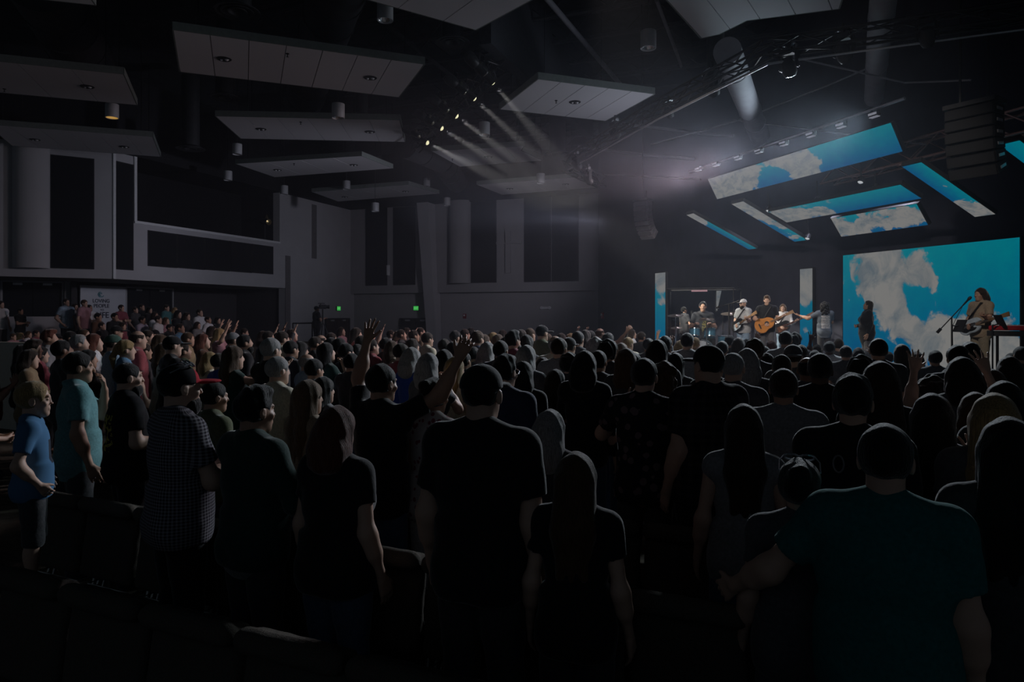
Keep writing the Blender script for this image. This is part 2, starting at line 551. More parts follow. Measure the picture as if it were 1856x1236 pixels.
# exit signs, strobes, wall fittings
M_green = mat('exit_green', (0.02, 0.3, 0.05), 0.5, emit=(0.03, 0.30, 0.05), estr=1.0)
M_greenw = mat('exit_letters', (0.3, 0.6, 0.3), 0.5, emit=(0.10, 0.42, 0.12), estr=1.0)
for pl, x, y, lab in ((BAL.off(0.02), 612.3, 559, 'green lit EXIT sign above the brown double door'), (FAR.off(-0.33), 755, 558.5, 'green lit EXIT sign above the black double door by the leaning column')):
    p = pl.pt(x, y)
    r = empty('exit_sign', (p.x, p.y, p.z - 0.1), lab, 'exit sign')
    tt = (p - pl.q).dot(pl.u)
    mb = MB(); pl.slab(mb, tt - 0.17, tt + 0.17, p.z - 0.13, p.z + 0.13, 0, 0.06); mb.build('housing', M_frame, r)
    mb = MB(); pl.slab(mb, tt - 0.155, tt + 0.155, p.z - 0.115, p.z + 0.115, 0.055, 0.075); mb.build('face', M_green, r)
    text('EXIT', 'lettering', p + pl.n * 0.08, 0.13, M_greenw, -pl.u, pl.n, r)
M_red = mat('strobe_red', (0.25, 0.02, 0.03), 0.5)
for pl, x, y, lab in ((FAR.off(-0.35), 842.5, 573, 'small red fire strobe on the pale wall past the column'), (STW.off(-0.15), 1093, 572, 'small red fire strobe on the black wall beside the stage')):
    p = pl.pt(x, y); tt = (p - pl.q).dot(pl.u)
    r = empty('fire_strobe', p, lab, 'alarm')
    mb = MB(); pl.slab(mb, tt - 0.09, tt + 0.09, p.z - 0.13, p.z + 0.13, 0, 0.06); mb.build('housing', M_red, r)
    mb = MB(); pl.slab(mb, tt - 0.04, tt + 0.04, p.z + 0.0, p.z + 0.09, 0.06, 0.1); mb.build('lens', M_white, r)
pl = FAR.off(-0.35); p = pl.pt(990, 558); tt = (p - pl.q).dot(pl.u)
r = empty('emergency_light', p, 'white twin-head emergency light on the wall under the cross side ledge', 'emergency light')
mb = MB(); pl.slab(mb, tt - 0.16, tt + 0.16, p.z - 0.06, p.z + 0.06, 0, 0.09); mb.build('housing', M_white, r)
for s in (-1, 1):
    c = p + pl.u * (0.22 * s) + pl.n * 0.08
    MB().lathe(c, pl.n, [(-0.06, 0.03), (-0.05, 0.07), (0.04, 0.09), (0.05, 0.07), (0.05, 0.001)]).build('lamp_head', M_white, r)
p = FAR.pt(705.5, 490); tt = (p - FAR.q).dot(FAR.u)
r = empty('wall_light', p, 'slim grey wall light between the two tall panels by the corner', 'wall light')
mb = MB(); FAR.slab(mb, tt - 0.05, tt + 0.05, p.z - 0.3, p.z + 0.3, 0, 0.05); mb.build('back_plate', M_white, r)
mb = MB(); mb.cyl(p + FAR.n * 0.12 + Vector((0, 0, -0.28)), p + FAR.n * 0.12 + Vector((0, 0, 0.28)), 0.09); mb.build('shade', M_white, r, smooth=True)

# spot lamp in the balcony booth
p = BAL.off(-0.8).pt(480, 401)
r = empty('booth_spotlight', p, 'brass-glinting follow spot in the dark balcony booth', 'spotlight')
MB().cyl(Vector((p.x, p.y, tz - 0.1)), p, 0.03).build('stand', M_dark, r)
d = (Vector(stage(-4, 3, 2)) - p).normalized()
MB().lathe(p - d * 0.35, d, [(0, 0.001), (0, 0.12), (0.3, 0.14), (0.7, 0.16), (0.72, 0.15)]).build('lamp_body', M_dark, r, smooth=True)
MB().lathe(p + d * 0.37, d, [(0, 0.15), (0.02, 0.1), (0.03, 0.001)]).build('lens', mat('brass', (0.6, 0.45, 0.2), 0.25, 0.9), r, smooth=True)
MB().lathe(p + Vector((0.1, 0, 0.12)), (0, 0, 1), [(0, 0.001), (0, 0.09), (0.02, 0.1), (0.2, 0.04), (0.2, 0.001)]).build('handle', mat('brass'), r, smooth=True)

# ------------------------------------------------------------------ ceiling: joists, purlins, ducts, wires
BU, AU = FAR.u, BAL.u * -1.0          # across / along the room axes
ORD = ['first', 'second', 'third', 'fourth', 'fifth', 'sixth', 'seventh', 'eighth', 'ninth', 'tenth', 'eleventh', 'twelfth', 'thirteenth', 'fourteenth', 'fifteenth', 'sixteenth', 'seventeenth', 'eighteenth']
JD = list(np.arange(9.0, 38, 1.75))
for k, dist in enumerate(JD):
    c = Vector((0, 0, 0)) + AU * float(dist)
    mb = MB()
    a, b = c - BU * 16, c + BU * 15
    for z, h in ((10.95, 0.10), (10.2, 0.09)):
        for s in (-0.045, 0.045):
            mb.path([a + AU * s + Vector((0, 0, z)), b + AU * s + Vector((0, 0, z))], 0.045, 4)
    nseg = 34
    for i in range(nseg):
        p0 = a.lerp(b, i / nseg); p1 = a.lerp(b, (i + 1) / nseg)
        z0, z1 = (10.2, 10.95) if i % 2 == 0 else (10.95, 10.2)
        mb.cyl(p0 + Vector((0, 0, z0)), p1 + Vector((0, 0, z1)), 0.02, n=4, cap=False)
    o = mb.build('roof_joist', M_joist)
    tag(o, 'dark open-web steel roof joist, ' + ORD[len(JD) - 1 - k] + ' counted from the far wall', 'roof joist', 'steel roof joists')
def pix_tube(name, pts, r, m, label, cat, n=12, group=None, joints=True):
    P3 = [PZ(*p) for p in pts]
    rt = empty(name, P3[0], label, cat, group)
    MB().path(P3, r, n).build('tube', m, rt, smooth=True)
    if joints and r > 0.1:
        for a, b in zip(P3[:-1], P3[1:]):
            L = (b - a).length; w = (b - a).normalized()
            for i in range(1, int(L / 1.2)):
                c = a + w * (i * 1.2)
                MB().cyl(c - w * 0.025, c + w * 0.025, r * 1.04, n=n).build('seam_ring', m, rt, smooth=True)
    return rt
pix_tube('roof_pipe', [(700, 45, 9.6), (815, 135, 9.6)], 0.06, M_joist, 'thin dark pipe running over the long top tile cloud', 'pipe')
pix_tube('roof_pipe', [(985, -10, 9.9), (1130, 160, 9.9)], 0.075, M_ductg, 'grey sprinkler pipe crossing the joists past the can lamp', 'pipe')
pix_tube('roof_pipe', [(908, 36, 9.9), (1003, 122, 9.9)], 0.05, M_joist, 'thin dark pipe behind the hanging tile cloud with one downlight', 'pipe')
pix_tube('roof_pipe', [(1190, 0, 9.9), (1235, 120, 9.9)], 0.05, M_ductg, 'slim conduit over the grey can lamp nearest the stage', 'pipe')
pix_tube('air_duct', [(1318, 92, 7.2), (1350, 175, 7.2), (1377, 246, 7.2)], 0.27, M_ductg, 'pale round air duct running towards the stage left of the lamps', 'duct', 20)
pix_tube('air_duct', [(1604, -30, 7.0), (1592, 80, 7.0), (1584, 178, 7.0)], 0.20, M_ductg, 'long grey round air duct above the widest floating screen', 'duct', 20)
pix_tube('air_duct', [(625, -60, 9.0), (548, 190, 9.0)], 0.6, M_duct, 'thick black air duct over the rows of tile clouds', 'duct', 20)
pix_tube('air_duct', [(70, -40, 9.0), (160, 120, 9.0)], 0.7, M_duct, 'thick black air duct above the tile cloud with the amber can', 'duct', 20)
pix_tube('air_duct', [(735, 262, 8.3), (800, 290, 8.3), (828, 330, 8.3)], 0.5, M_duct, 'thick black air duct bending down to the far wall', 'duct', 20)
for x, y, z, r, lab in ((430, 22, 8.2, 0.45, 'round ceiling diffuser above the top tile cloud'), (820, 78, 8.6, 0.42, 'round ceiling diffuser between the two largest clouds'), (408, 178, 8.3, 0.42, 'round ceiling diffuser on an elbow below the top cloud'),
                        (1297, 134, 7.15, 0.29, 'round ringed diffuser below the lighting truss'), (1010, 280, 8.0, 0.5, 'round diffuser on a drop duct beside the truss end'), (345, 270, 8.0, 0.5, 'round diffuser at a curved duct over the booth'), (655, 212, 8.6, 0.35, 'round diffuser peeking over the middle cloud')):
    c = PZ(x, y, z)
    rt = empty('air_diffuser', c, lab, 'air diffuser', 'round ceiling air diffusers')
    for q in (1.0, 0.72, 0.44):
        MB().lathe(c, (0, 0, -1), [(-0.12, r * q * 0.55), (-0.02, r * q), (0.0, r * q), (0.0, r * q * 0.9), (-0.1, r * q * 0.5)], 20).build('ring', M_can if x in (1297,) else M_duct, rt, smooth=True)
    MB().cyl(c + Vector((0, 0, 0.1)), Vector((c.x, c.y, 10.6)), r * 0.62, n=16).build('drop_duct', M_duct, rt, smooth=True)

# bulkhead behind the hanging clouds (pale black face with two slots)
a, b = PZ(890, 40, 9.0), PZ(1075, 245, 8.6)
mb = MB()
d = (b - a); d.z = 0
nrm = Vector((-d.y, d.x, 0)).normalized()
mb.prism([Vector((p.x, p.y, 8.5)) for p in (a, b, b + nrm * 0.3, a + nrm * 0.3)], (0, 0, 2.5))
struct('beam_1', mb, mat('bulkhead', (0.045, 0.047, 0.058), 0.9))

# tile clouds
def poly_split(pts, nstrip, edge):
    """cut a quad-like polygon into strips along the edge index"""
    n = len(pts)
    a, b = pts[edge], pts[(edge + 1) % n]
    w = (b - a).normalized()
    ts = [(p - a).dot(w) for p in pts]
    lo, hi = min(ts), max(ts)
    out = []
    for k in range(nstrip):
        t0, t1 = lo + (hi - lo) * k / nstrip, lo + (hi - lo) * (k + 1) / nstrip
        poly = list(pts)
        for s, tt in ((1, t0 + 0.009), (-1, t1 - 0.009)):
            new = []
            for i in range(len(poly)):
                p, q = poly[i], poly[(i + 1) % len(poly)]
                dp, dq = s * ((p - a).dot(w) - tt), s * ((q - a).dot(w) - tt)
                if dp >= 0: new.append(p)
                if dp * dq < 0: new.append(p.lerp(q, dp / (dp - dq)))
            poly = new
        if len(poly) > 2:
            out.append(poly)
    return out
def cloud(corners, label, strips=5, edge=0, lights=(), z=7.8, heads=(), world=None):
    pts = [PZ(x, y, z) for x, y in corners] if world is None else [Vector((x, y, z)) for x, y in world]
    c = sum(pts, Vector()) / len(pts)
    ar = sum(pts[i].x * pts[(i + 1) % len(pts)].y - pts[(i + 1) % len(pts)].x * pts[i].y for i in range(len(pts)))
    rt = empty('ceiling_cloud', (c.x, c.y, z), label, 'ceiling panel', 'hanging ceiling tile clouds')
    for poly in poly_split(pts, strips, edge):
        MB().prism(poly, (0, 0, 0.05)).build('tile', M_tile, rt)
    mb = MB()
    for i in range(len(pts)):
        p, q = pts[i], pts[(i + 1) % len(pts)]
        w = (q - p).normalized()
        n = Vector((w.y, -w.x, 0)) * (1 if ar > 0 else -1)
        mb.prism([p + n * 0.002 - w * 0.002, q + n * 0.002 + w * 0.002, q + n * 0.03 + w * 0.02, p + n * 0.03 - w * 0.02], (0, 0, 0.17))
    mb.build('edge_trim', M_cloudedge, rt)
    MB().prism([p + Vector((0, 0, 0.06)) for p in pts], (0, 0, 0.06)).build('backing', M_dark, rt)
    for i in range(len(pts)):
        p = pts[i].lerp(c, 0.15)
        if i < 4:
            MB().cyl(p + Vector((0, 0, 0.1)), Vector((p.x, p.y, 11.08)), 0.012, n=4).build('hanger_wire', M_dark, rt)
    for x, y in lights:
        q = PZ(x, y, z)
        d = MB().lathe(q, (0, 0, -1), [(0.0, 0.10), (0.012, 0.15), (0.0, 0.165), (-0.01, 0.165)], 16).build('downlight', M_frame, rt, smooth=True)
        MB().lathe(q + Vector((0, 0, -0.004)), (0, 0, -1), [(0.0, 0.135), (0.004, 0.12), (0.004, 0.001)], 14).build('dark_inside', M_frame, d)
        for sx, rr in ((0.055, 0.048), (-0.065, 0.03)):
            MB().lathe(q + Vector((sx, 0.02, -0.008)), (0, 0, -1), [(0.0, rr), (0.02, rr * 0.7), (0.03, 0.001)], 10).build('reflector_highlight', M_white, d, smooth=True)  # white domes stand in for bright highlights inside the recess
    for x, y in heads:
        q = PZ(x, y, z)
        MB().lathe(q, (0, 0, -1), [(0, 0.04), (0.01, 0.04), (0.02, 0.012), (0.07, 0.012), (0.075, 0.03), (0.08, 0.001)], 8).build('sprinkler', M_dark, rt)
    return rt
cloud([(315, 55), (768, 117), (722, 176), (327, 130)], 'largest long tile cloud, two downlights, high over the booth', 7, 0, [(406, 107), (671, 141)], heads=[(521, 97)])
bw = [PZ(223, 135, 7.8), PZ(247, 190, 7.8)]
wdir = (PZ(0, 112, 7.8) - bw[0]).normalized()
cloud(None, 'tile cloud with the amber can lamp hanging just below it', 5, 1, [(158, 157)], heads=[(8, 161)], world=[(bw[0].x, bw[0].y), (bw[1].x, bw[1].y), ((bw[1] + wdir * 5.2).x, (bw[1] + wdir * 5.2).y), ((bw[0] + wdir * 5.2).x, (bw[0] + wdir * 5.2).y)])
cloud([(-22, 226), (276, 248), (290, 284), (22, 264)], 'lowest tile cloud over the round column and wide black panel', 6, 0, [(63, 253), (225, 266)])
cloud([(392, 211), (724, 218), (733, 257), (437, 251)], 'middle tile cloud below the largest cloud, two downlights', 6, 0, [(473, 234), (670, 239)], heads=[(545, 221)])
cloud([(428, 297), (655, 283), (711, 305), (498, 321)], 'narrow tile cloud above the room corner, upper of two', 4, 0, [(503, 308), (641, 299)], heads=[(533, 296)])
cloud([(566, 348), (740, 335), (795, 351), (613, 365)], 'narrow tile cloud just over the corner of the pale walls', 4, 0, [(625, 357), (735, 347)])
cloud([(976, 144), (1185, 171), (1097, 219), (907, 198)], 'square tile cloud with one downlight beside the lit spotlights', 5, 0, [(1042, 185)], heads=[(1008, 182)])
cloud([(783, 274), (949, 265), (944, 273), (982, 291), (834, 302)], 'notched tile cloud under the lit spotlights', 4, 0, [(885, 284)], heads=[(820, 288)])
cloud([(865, 335), (1047, 321), (1081, 340), (910, 353)], 'far tile cloud above the cross wall', 4, 0, [(924, 342), (1025, 334)])
j0 = PZ(862, 54, 7.8); d1 = (PZ(670, 0, 7.8) - j0).normalized(); d2 = (PZ(962, 0, 7.8) - j0).normalized()
cloud(None, 'big tile cloud cut by the top of the view beside a can lamp', 5, 0, world=[((j0 + d1 * a + d2 * b).x, (j0 + d1 * a + d2 * b).y) for a, b in ((0, 0), (4.6, 0), (4.6, 2.9), (0, 2.9))])
cloud(None, 'pale tile cloud with an angled corner over the lighting truss', 5, 0, world=[(3.94, 14.2), (4.25, 14.0), (4.59, 13.35), (6.14, 12.84), (5.5, 10.9), (1.9, 11.0)])
cloud(None, 'tile cloud cut off at the top corner above the round column', 4, 0, world=[(-7.76, 12.68), (-11.6, 11.6), (-10.9, 9.4), (-7.1, 10.4)])

# can lamps
M_amber = mat('lamp_amber', (0.8, 0.6, 0.3), 0.5, emit=(0.75, 0.42, 0.10), estr=0.5)
for x, y, D, on, lab in ((698, 22, 14.5, 0, 'can lamp beside the big cloud at the top'), (1175, 73, 15, 0, 'can lamp by itself before the roof joists'), (613, 202, 18.2, 0, 'can lamp over the middle tile cloud'), (878, 234, 21, 0, 'can lamp under the spotlight beams'),
                         (430, 271, 25, 0, 'can lamp under the middle tile cloud'), (413, 319, 28, 0, 'can lamp over the balcony booth'), (515, 345, 30, 0, 'can lamp at the booth end of the pale wall'), (628, 336, 31, 0, 'can lamp before the narrow corner cloud'),
                         (773, 331, 32, 0, 'can lamp beyond the narrow corner cloud'), (680, 376, 30.5, 0, 'lowest can lamp before the pair of tall panels'), (810, 366, 33, 0, 'can lamp above the leaning column'), (980, 324, 27.5, 0, 'can lamp before the far cloud'), (203, 202, 19, 1, 'amber glowing can lamp hung under a tile cloud')):
    c = P(x, y, D)
    rt = empty('can_lamp', c, 'grey cylinder ' + lab if not on else 'grey cylinder ' + lab, 'pendant lamp', 'cylinder pendant lamps')
    MB().lathe(c, (0, 0, -1), [(-0.2, 0.001), (-0.2, 0.165), (-0.19, 0.17), (0.18, 0.17), (0.18, 0.155), (0.0, 0.14)], 20).build('can', M_can, rt, smooth=True)
    MB().lathe(c, (0, 0, -1), [(0.17, 0.15) if on else (0.15, 0.15), (0.17 if on else 0.05, 0.10), (0.17 if on else 0.0, 0.001)], 16).build('lamp', M_amber if on else M_chrome, rt, smooth=True)
    MB().cyl(c + Vector((0, 0, 0.2)), Vector((c.x, c.y, 11.08)), 0.012, n=5).build('stem', M_dark, rt)
# ------------------------------------------------------------------ stage
mb = MB()
pts = [stage(t, m) for t, m in ((-8.6, -0.14), (-7.0, 5.0), (-5.5, 5.5), (3.5, 5.5), (9.0, 4.6), (9.0, -0.14))]
mb.prism([Vector((p.x, p.y, -0.23)) for p in pts], (0, 0, STZ + 0.23))
struct('floor_stage', mb, M_stage)

# screens: a sky film plays on every one of them (emissive picture drawn by nodes on the screen's own UV)
def sky_film(name, aspect, blobs, seed, bias=0.0, det=4.5, streak=0.0, gain=1.0, blue_lo=(0.0, 0.055, 0.15), blue_hi=(0.0, 0.135, 0.175)):
    m = bpy.data.materials.new(name)
    m.use_nodes = True
    nt = m.node_tree
    nt.nodes.clear()
    N, L = nt.nodes, nt.links
    def node(t, **kw):
        n = N.new(t)
        for k, v in kw.items(): setattr(n, k, v)
        return n
    def math_(op, a, b=None, clamp=False):
        n = node('ShaderNodeMath', operation=op, use_clamp=clamp)
        for i, v in enumerate((a, b)):
            if v is None: continue
            if isinstance(v, (int, float)): n.inputs[i].default_value = v
            else: L.new(v, n.inputs[i])
        return n.outputs[0]
    uv = node('ShaderNodeUVMap').outputs[0]
    sc = node('ShaderNodeVectorMath', operation='MULTIPLY'); sc.inputs[1].default_value = (aspect, 1, 0)
    L.new(uv, sc.inputs[0])
    base = sc.outputs[0]
    ofs = node('ShaderNodeVectorMath', operation='ADD'); ofs.inputs[1].default_value = (seed * 3.1, seed * 1.7, seed)
    L.new(base, ofs.inputs[0])
    nz = node('ShaderNodeTexNoise'); nz.inputs['Scale'].default_value = det; nz.inputs['Detail'].default_value = 9; nz.inputs['Roughness'].default_value = 0.62
    nz.inputs['Distortion'].default_value = 0.5
    L.new(ofs.outputs[0], nz.inputs['Vector'])
    n2 = node('ShaderNodeTexNoise'); n2.inputs['Scale'].default_value = det * 1.6; n2.inputs['Detail'].default_value = 6
    L.new(ofs.outputs[0], n2.inputs['Vector'])
    warp = node('ShaderNodeVectorMath', operation='MULTIPLY_ADD'); warp.inputs[1].default_value = (0.16, 0.16, 0); 
    L.new(n2.outputs['Color'], warp.inputs[0]); L.new(base, warp.inputs[2])
    field = None
    for (u, v, r, w) in blobs:
        d = node('ShaderNodeVectorMath', operation='DISTANCE'); d.inputs[1].default_value = (u * aspect + 0.08, v + 0.08, 0)
        L.new(warp.outputs[0], d.inputs[0])
        q = math_('DIVIDE', d.outputs['Value'], r)
        e = math_('MULTIPLY', math_('POWER', 2.718, math_('MULTIPLY', math_('MULTIPLY', q, q), -1.0)), w)
        field = e if field is None else math_('ADD', field, e)
    if field is None: field = math_('ADD', 0.0, 0.0)
    f = math_('ADD', math_('ADD', field, bias + 0.10), math_('MULTIPLY', math_('SUBTRACT', nz.outputs[0], 0.5), 1.7))
    mr = node('ShaderNodeMapRange', interpolation_type='SMOOTHSTEP'); mr.inputs[1].default_value = 0.40; mr.inputs[2].default_value = 0.62
    L.new(f, mr.inputs[0])
    sep = node('ShaderNodeSeparateXYZ'); L.new(uv, sep.inputs[0])
    blue = node('ShaderNodeMix', data_type='RGBA'); blue.inputs[6].default_value = (*blue_lo, 1); blue.inputs[7].default_value = (*blue_hi, 1)
    L.new(math_('ADD', sep.outputs[1], math_('MULTIPLY', math_('SUBTRACT', n2.outputs[0], 0.5), 0.5), True), blue.inputs[0])
    whi = node('ShaderNodeMix', data_type='RGBA'); whi.inputs[6].default_value = (0.085, 0.105, 0.12, 1); whi.inputs[7].default_value = (0.168, 0.166, 0.160, 1)
    mr2 = node('ShaderNodeMapRange'); mr2.inputs[1].default_value = 0.34; mr2.inputs[2].default_value = 0.56
    L.new(nz.outputs[0], mr2.inputs[0]); L.new(mr2.outputs[0], whi.inputs[0])
    mix = node('ShaderNodeMix', data_type='RGBA')
    L.new(mr.outputs[0], mix.inputs[0]); L.new(blue.outputs[2], mix.inputs[6]); L.new(whi.outputs[2], mix.inputs[7])
    em = node('ShaderNodeEmission'); em.inputs[1].default_value = gain
    L.new(mix.outputs[2], em.inputs[0])
    out = node('ShaderNodeOutputMaterial')
    L.new(em.outputs[0], out.inputs[0])
    return m

def uvquad(name, p, m, parent, off):
    me = bpy.data.meshes.new(name)
    me.from_pydata([tuple(Vector(q) - off) for q in p], [], [(0, 1, 2, 3)])
    uvl = me.uv_layers.new(name='UVMap')
    for i, c in enumerate(((0, 0), (1, 0), (1, 1), (0, 1))):
        uvl.data[i].uv = c
    o = link(name, me, m, parent)
    return o
def led(p00, p10, p11, p01, film, label, group='sky film screens over and behind the stage'):
    p = [Vector(q) for q in (p00, p10, p11, p01)]
    c = sum(p, Vector()) / 4
    nrm = (p[1] - p[0]).cross(p[3] - p[0]).normalized()
    if nrm.dot(Vector((0, 0, CAMZ)) - c) < 0: nrm = -nrm
    rt = empty('led_screen', c, label, 'screen', group)
    mb = MB(); mb.prism([q + (q - c).normalized() * 0.03 - nrm * 0.09 for q in p], nrm * 0.085)
    mb.build('cabinet', M_frame, rt)
    uvquad('display', [q + nrm * 0.002 for q in p], film, rt, ROOT[rt.name])
    return rt
def alongx(p, d, px):
    s = (px - HX) / F
    return Vector(p) + Vector(d) * ((s * p.y - p.x) / (d.x - s * d.y))
def tilt(phi):
    return -SM * math.cos(math.radians(phi)) - Vector((0, 0, 1)) * math.sin(math.radians(phi))
def onst(px, py, m):
    pl = STW.off(m * KS)
    return pl.pt(px, py)

A, B = stage(0, 0, STZ + 0.02), stage(6.0, 0, STZ + 0.02)
zt = P(1528, 463, A.y).z
led(A, B, Vector((B.x, B.y, zt)), Vector((A.x, A.y, zt)),
    sky_film('sky_film_wide', 1.94, [(0.17, 0.82, 0.24, 0.75), (0.33, 0.95, 0.25, 0.6), (0.30, 0.62, 0.20, 0.75), (0.38, 0.40, 0.17, 0.7), (0.5, 0.82, 0.14, 0.7), (0.56, 0.72, 0.10, 0.55), (0.52, 0.22, 0.22, 0.6), (0.72, 0.20, 0.26, 0.6), (0.95, 0.14, 0.3, 0.5), (0.85, 0.42, 0.2, 0.45),
                                     (0.48, 0.55, 0.11, -0.5), (0.78, 0.78, 0.32, -0.55), (0.10, 0.2, 0.24, -0.5), (0.25, 0.12, 0.16, -0.4), (0.43, 0.98, 0.10, -0.2)], 2.0, 0.12, 4.4),
    'widest wall screen showing white clouds on blue sky behind the band')
def wallcol(x0, x1, ytop, m, film, label, D=None):
    if D is None:
        a, b = onst(x0, HY, m), onst(x1, HY, m)
        z1 = onst(x0, ytop, m).z
    else:
        a = P(x0, HY, D); b = alongx(a, SS, x1); z1 = P(x0, ytop, D).z
    a.z = b.z = STZ + 0.02
    return led(a, b, Vector((b.x, b.y, z1)), Vector((a.x, a.y, z1)), film, label)
wallcol(1450, 1472.5, 488, 0.0, sky_film('sky_film_pillar', 0.2, [(0.5, 0.98, 0.22, 0.8), (0.5, 0.74, 0.17, 0.7), (0.5, 0.47, 0.10, -0.7), (0.6, 0.33, 0.07, 0.7), (0.5, 0.12, 0.16, -0.8)], 5.0, 0.0, 3.4),
        'upright narrow screen beside the singer with the outstretched arm')
wallcol(1187.5, 1206, 495.5, 0.0, sky_film('sky_film_far_pillar', 0.16, [(0.5, 0.95, 0.2, 0.9), (0.5, 0.3, 0.3, -0.5), (0.8, 0.62, 0.08, 0.5)], 9.0, 0.0, 3.0, blue_lo=(0.0, 0.07, 0.17)),
        'upright narrow screen by itself at the far stage end', 21.9)
w = [P(1298.5, 523, 20.4), P(1308.5, 523, 20.4), P(1300.0, 563, 20.4), P(1298.3, 563, 20.4)]
led(w[3], w[2], w[1], w[0], sky_film('sky_film_wedge', 0.3, [(0.5, 0.6, 0.6, 0.9)], 3.0, 0.2, 2.0), 'thin white wedge of a screen behind the drum shield')

def overhead(p0, D0m, pA, phi, pB, film, label, lengthwise):
    """p0 a lower corner (px,py) at distance m from the back wall; pA the other end along the stage; pB the upper corner."""
    a = onst(p0[0], p0[1], D0m)
    if lengthwise == 'stage':
        b = alongx(a, SS, pA[0])
    else:
        b = alongx(a, SS, pA[0])
    up = -tilt(phi)
    c = alongx(a, up, pB[0])
    L = (c - a)
    if lengthwise == 'stage':
        return led(a, b, b + L, a + L, film, label)
    # long side runs up the tilt: u along the tilt from the upper end
    return led(c, a, b, c + (b - a), film, label)
overhead((1300, 361), 2.4, (1636, 278), 60, (1283, 324), sky_film('sky_film_front', 6.6, [(0.03, 0.5, 0.7, 1.1), (0.16, 0.5, 0.7, 1.1), (0.28, 0.8, 0.45, 0.9), (0.55, 0.6, 0.6, 1.2), (0.60, 0.3, 0.45, 0.7), (0.44, 0.95, 0.4, 0.8), (0.41, 0.30, 0.40, -1.3), (0.90, 0.5, 1.3, -1.0), (0.74, 0.5, 0.4, -0.5)], 1.0, 0.12, 3.0),
         'largest floating screen strip, steepest and highest over the band', 'stage')
overhead((1426, 403), 1.6, (1670, 360), 23, (1393, 384), sky_film('sky_film_middle', 4.6, [(0.03, 0.5, 0.6, 1.1), (0.18, 0.4, 0.5, 0.9), (0.36, 0.25, 0.4, 0.9), (0.5, 0.95, 0.2, 0.5), (0.8, 0.4, 1.0, -0.8)], 4.0, 0.05, 3.0),
         'floating screen strip between the largest strip and the short cloudy one', 'stage')
overhead((1525, 429), 0.7, (1682, 410), 53, (1506, 397), sky_film('sky_film_short', 3.4, [(0.1, 0.5, 0.6, 0.8), (0.4, 0.5, 0.6, 0.7), (0.75, 0.55, 0.6, 0.7), (0.95, 0.5, 0.4, 0.5), (0.25, 0.8, 0.3, -0.5), (0.45, 0.1, 0.25, -0.4)], 6.0, 0.1, 2.6),
         'short cloudy floating screen just above the widest wall screen', 'stage')
overhead((1440, 438), 0.7, (1463, 438), 24, (1326, 370), sky_film('sky_film_side', 7.0, [(0.1, 0.5, 0.8, 1.0), (0.35, 0.7, 0.8, 1.0), (0.6, 0.8, 0.7, 0.9), (0.9, 0.6, 0.5, 0.5), (0.62, 0.0, 0.6, -0.6)], 7.0, 0.1, 1.8),
         'slim slanting screen with mostly white cloud beside the middle strip', 'tilt')
overhead((1357, 452), 0.7, (1371, 451), 23, (1244, 390), sky_film('sky_film_outer', 8.0, [(0.04, 0.5, 0.9, 1.3), (0.22, 0.2, 0.6, 0.7), (0.5, 0.5, 0.4, 0.3), (0.8, 0.5, 2.0, -0.5)], 8.0, 0.0, 1.8),
         'outermost slim slanting screen, mostly blue, by the hanging speaker', 'tilt')
overhead((1767, 393), 0.7, (1804, 388), 24, (1635, 302), sky_film('sky_film_right', 5.0, [(0.92, 0.5, 0.8, 1.2), (0.75, 0.2, 0.4, 0.8), (0.42, 0.6, 0.2, 0.5), (0.2, 0.5, 0.7, -0.5)], 3.0, 0.0, 2.4),
         'broad slanting screen going from blue to white cloud over the keyboard', 'tilt')
overhead((1975, 385), 0.8, (2013, 380), 24, (1812, 261), sky_film('sky_film_edge', 6.0, [], 2.0, -0.35, 2.4, blue_lo=(0.0, 0.10, 0.16)),
         'plain blue slanting screen cut off by the edge of the view', 'tilt')

# trusses and pipes over the stage
def truss(name, a, b, w, label, m=M_dark, r=0.025, seg=0.5, thick=2):
    a, b = Vector(a), Vector(b)
    d = (b - a).normalized()
    e = d.cross(Vector((0, 0, 1))).normalized()
    g = Vector((0, 0, 1))
    rt = empty(name, (a + b) / 2, label, 'truss', 'lighting trusses')
    offs = [e * (w / 2) + g * (w / 2), e * (-w / 2) + g * (w / 2), e * (-w / 2) - g * (w / 2), e * (w / 2) - g * (w / 2)]
    for o in offs:
        MB().cyl(a + o, b + o, r, n=6).build('chord', m, rt, smooth=True)
    mb = MB()
    n = max(2, int((b - a).length / seg))
    for i in range(n):
        for k in range(4):
            o1, o2 = offs[k], offs[(k + 1) % 4]
            if i % 2: o1, o2 = o2, o1
            mb.cyl(a + (b - a) * (i / n) + o1, a + (b - a) * ((i + 1) / n) + o2, r * 0.6, n=4, cap=False)
    mb.build('lacing', m, rt)
    return rt
tp = [PZ(1030, 292, 6.6), PZ(1190, 196, 6.6), PZ(1392, 88, 6.6), PZ(1640, 52, 6.6), PZ(1900, 16, 6.6)]
labs = ['lighting truss end beside the far tile cloud', 'lighting truss span behind the square tile cloud', 'lighting truss span over the largest floating screen', 'lighting truss span at the top corner']
for i in range(4):
    truss('lighting_truss', tp[i], tp[i + 1], 0.24, labs[i])
    mb = MB(); a, b = tp[i] + Vector((0, 0, -0.26)), tp[i + 1] + Vector((0, 0, -0.26))
    o = MB().cyl(a, b, 0.022, n=8).build('lamp_pipe', M_alu, None, smooth=True)
    tag(o, 'thin bright pipe under the ' + labs[i], 'pipe')
truss('lighting_truss', onst(1500, 318, 1.7), onst(1900, 210, 1.7), 0.42, 'ladder-like truss glinting warm behind the largest floating screen', mat('truss_light_tint', (0.35, 0.22, 0.2), 0.4, 0.6), 0.028, 0.55)  # reddish metal colour stands in for red light falling on this truss
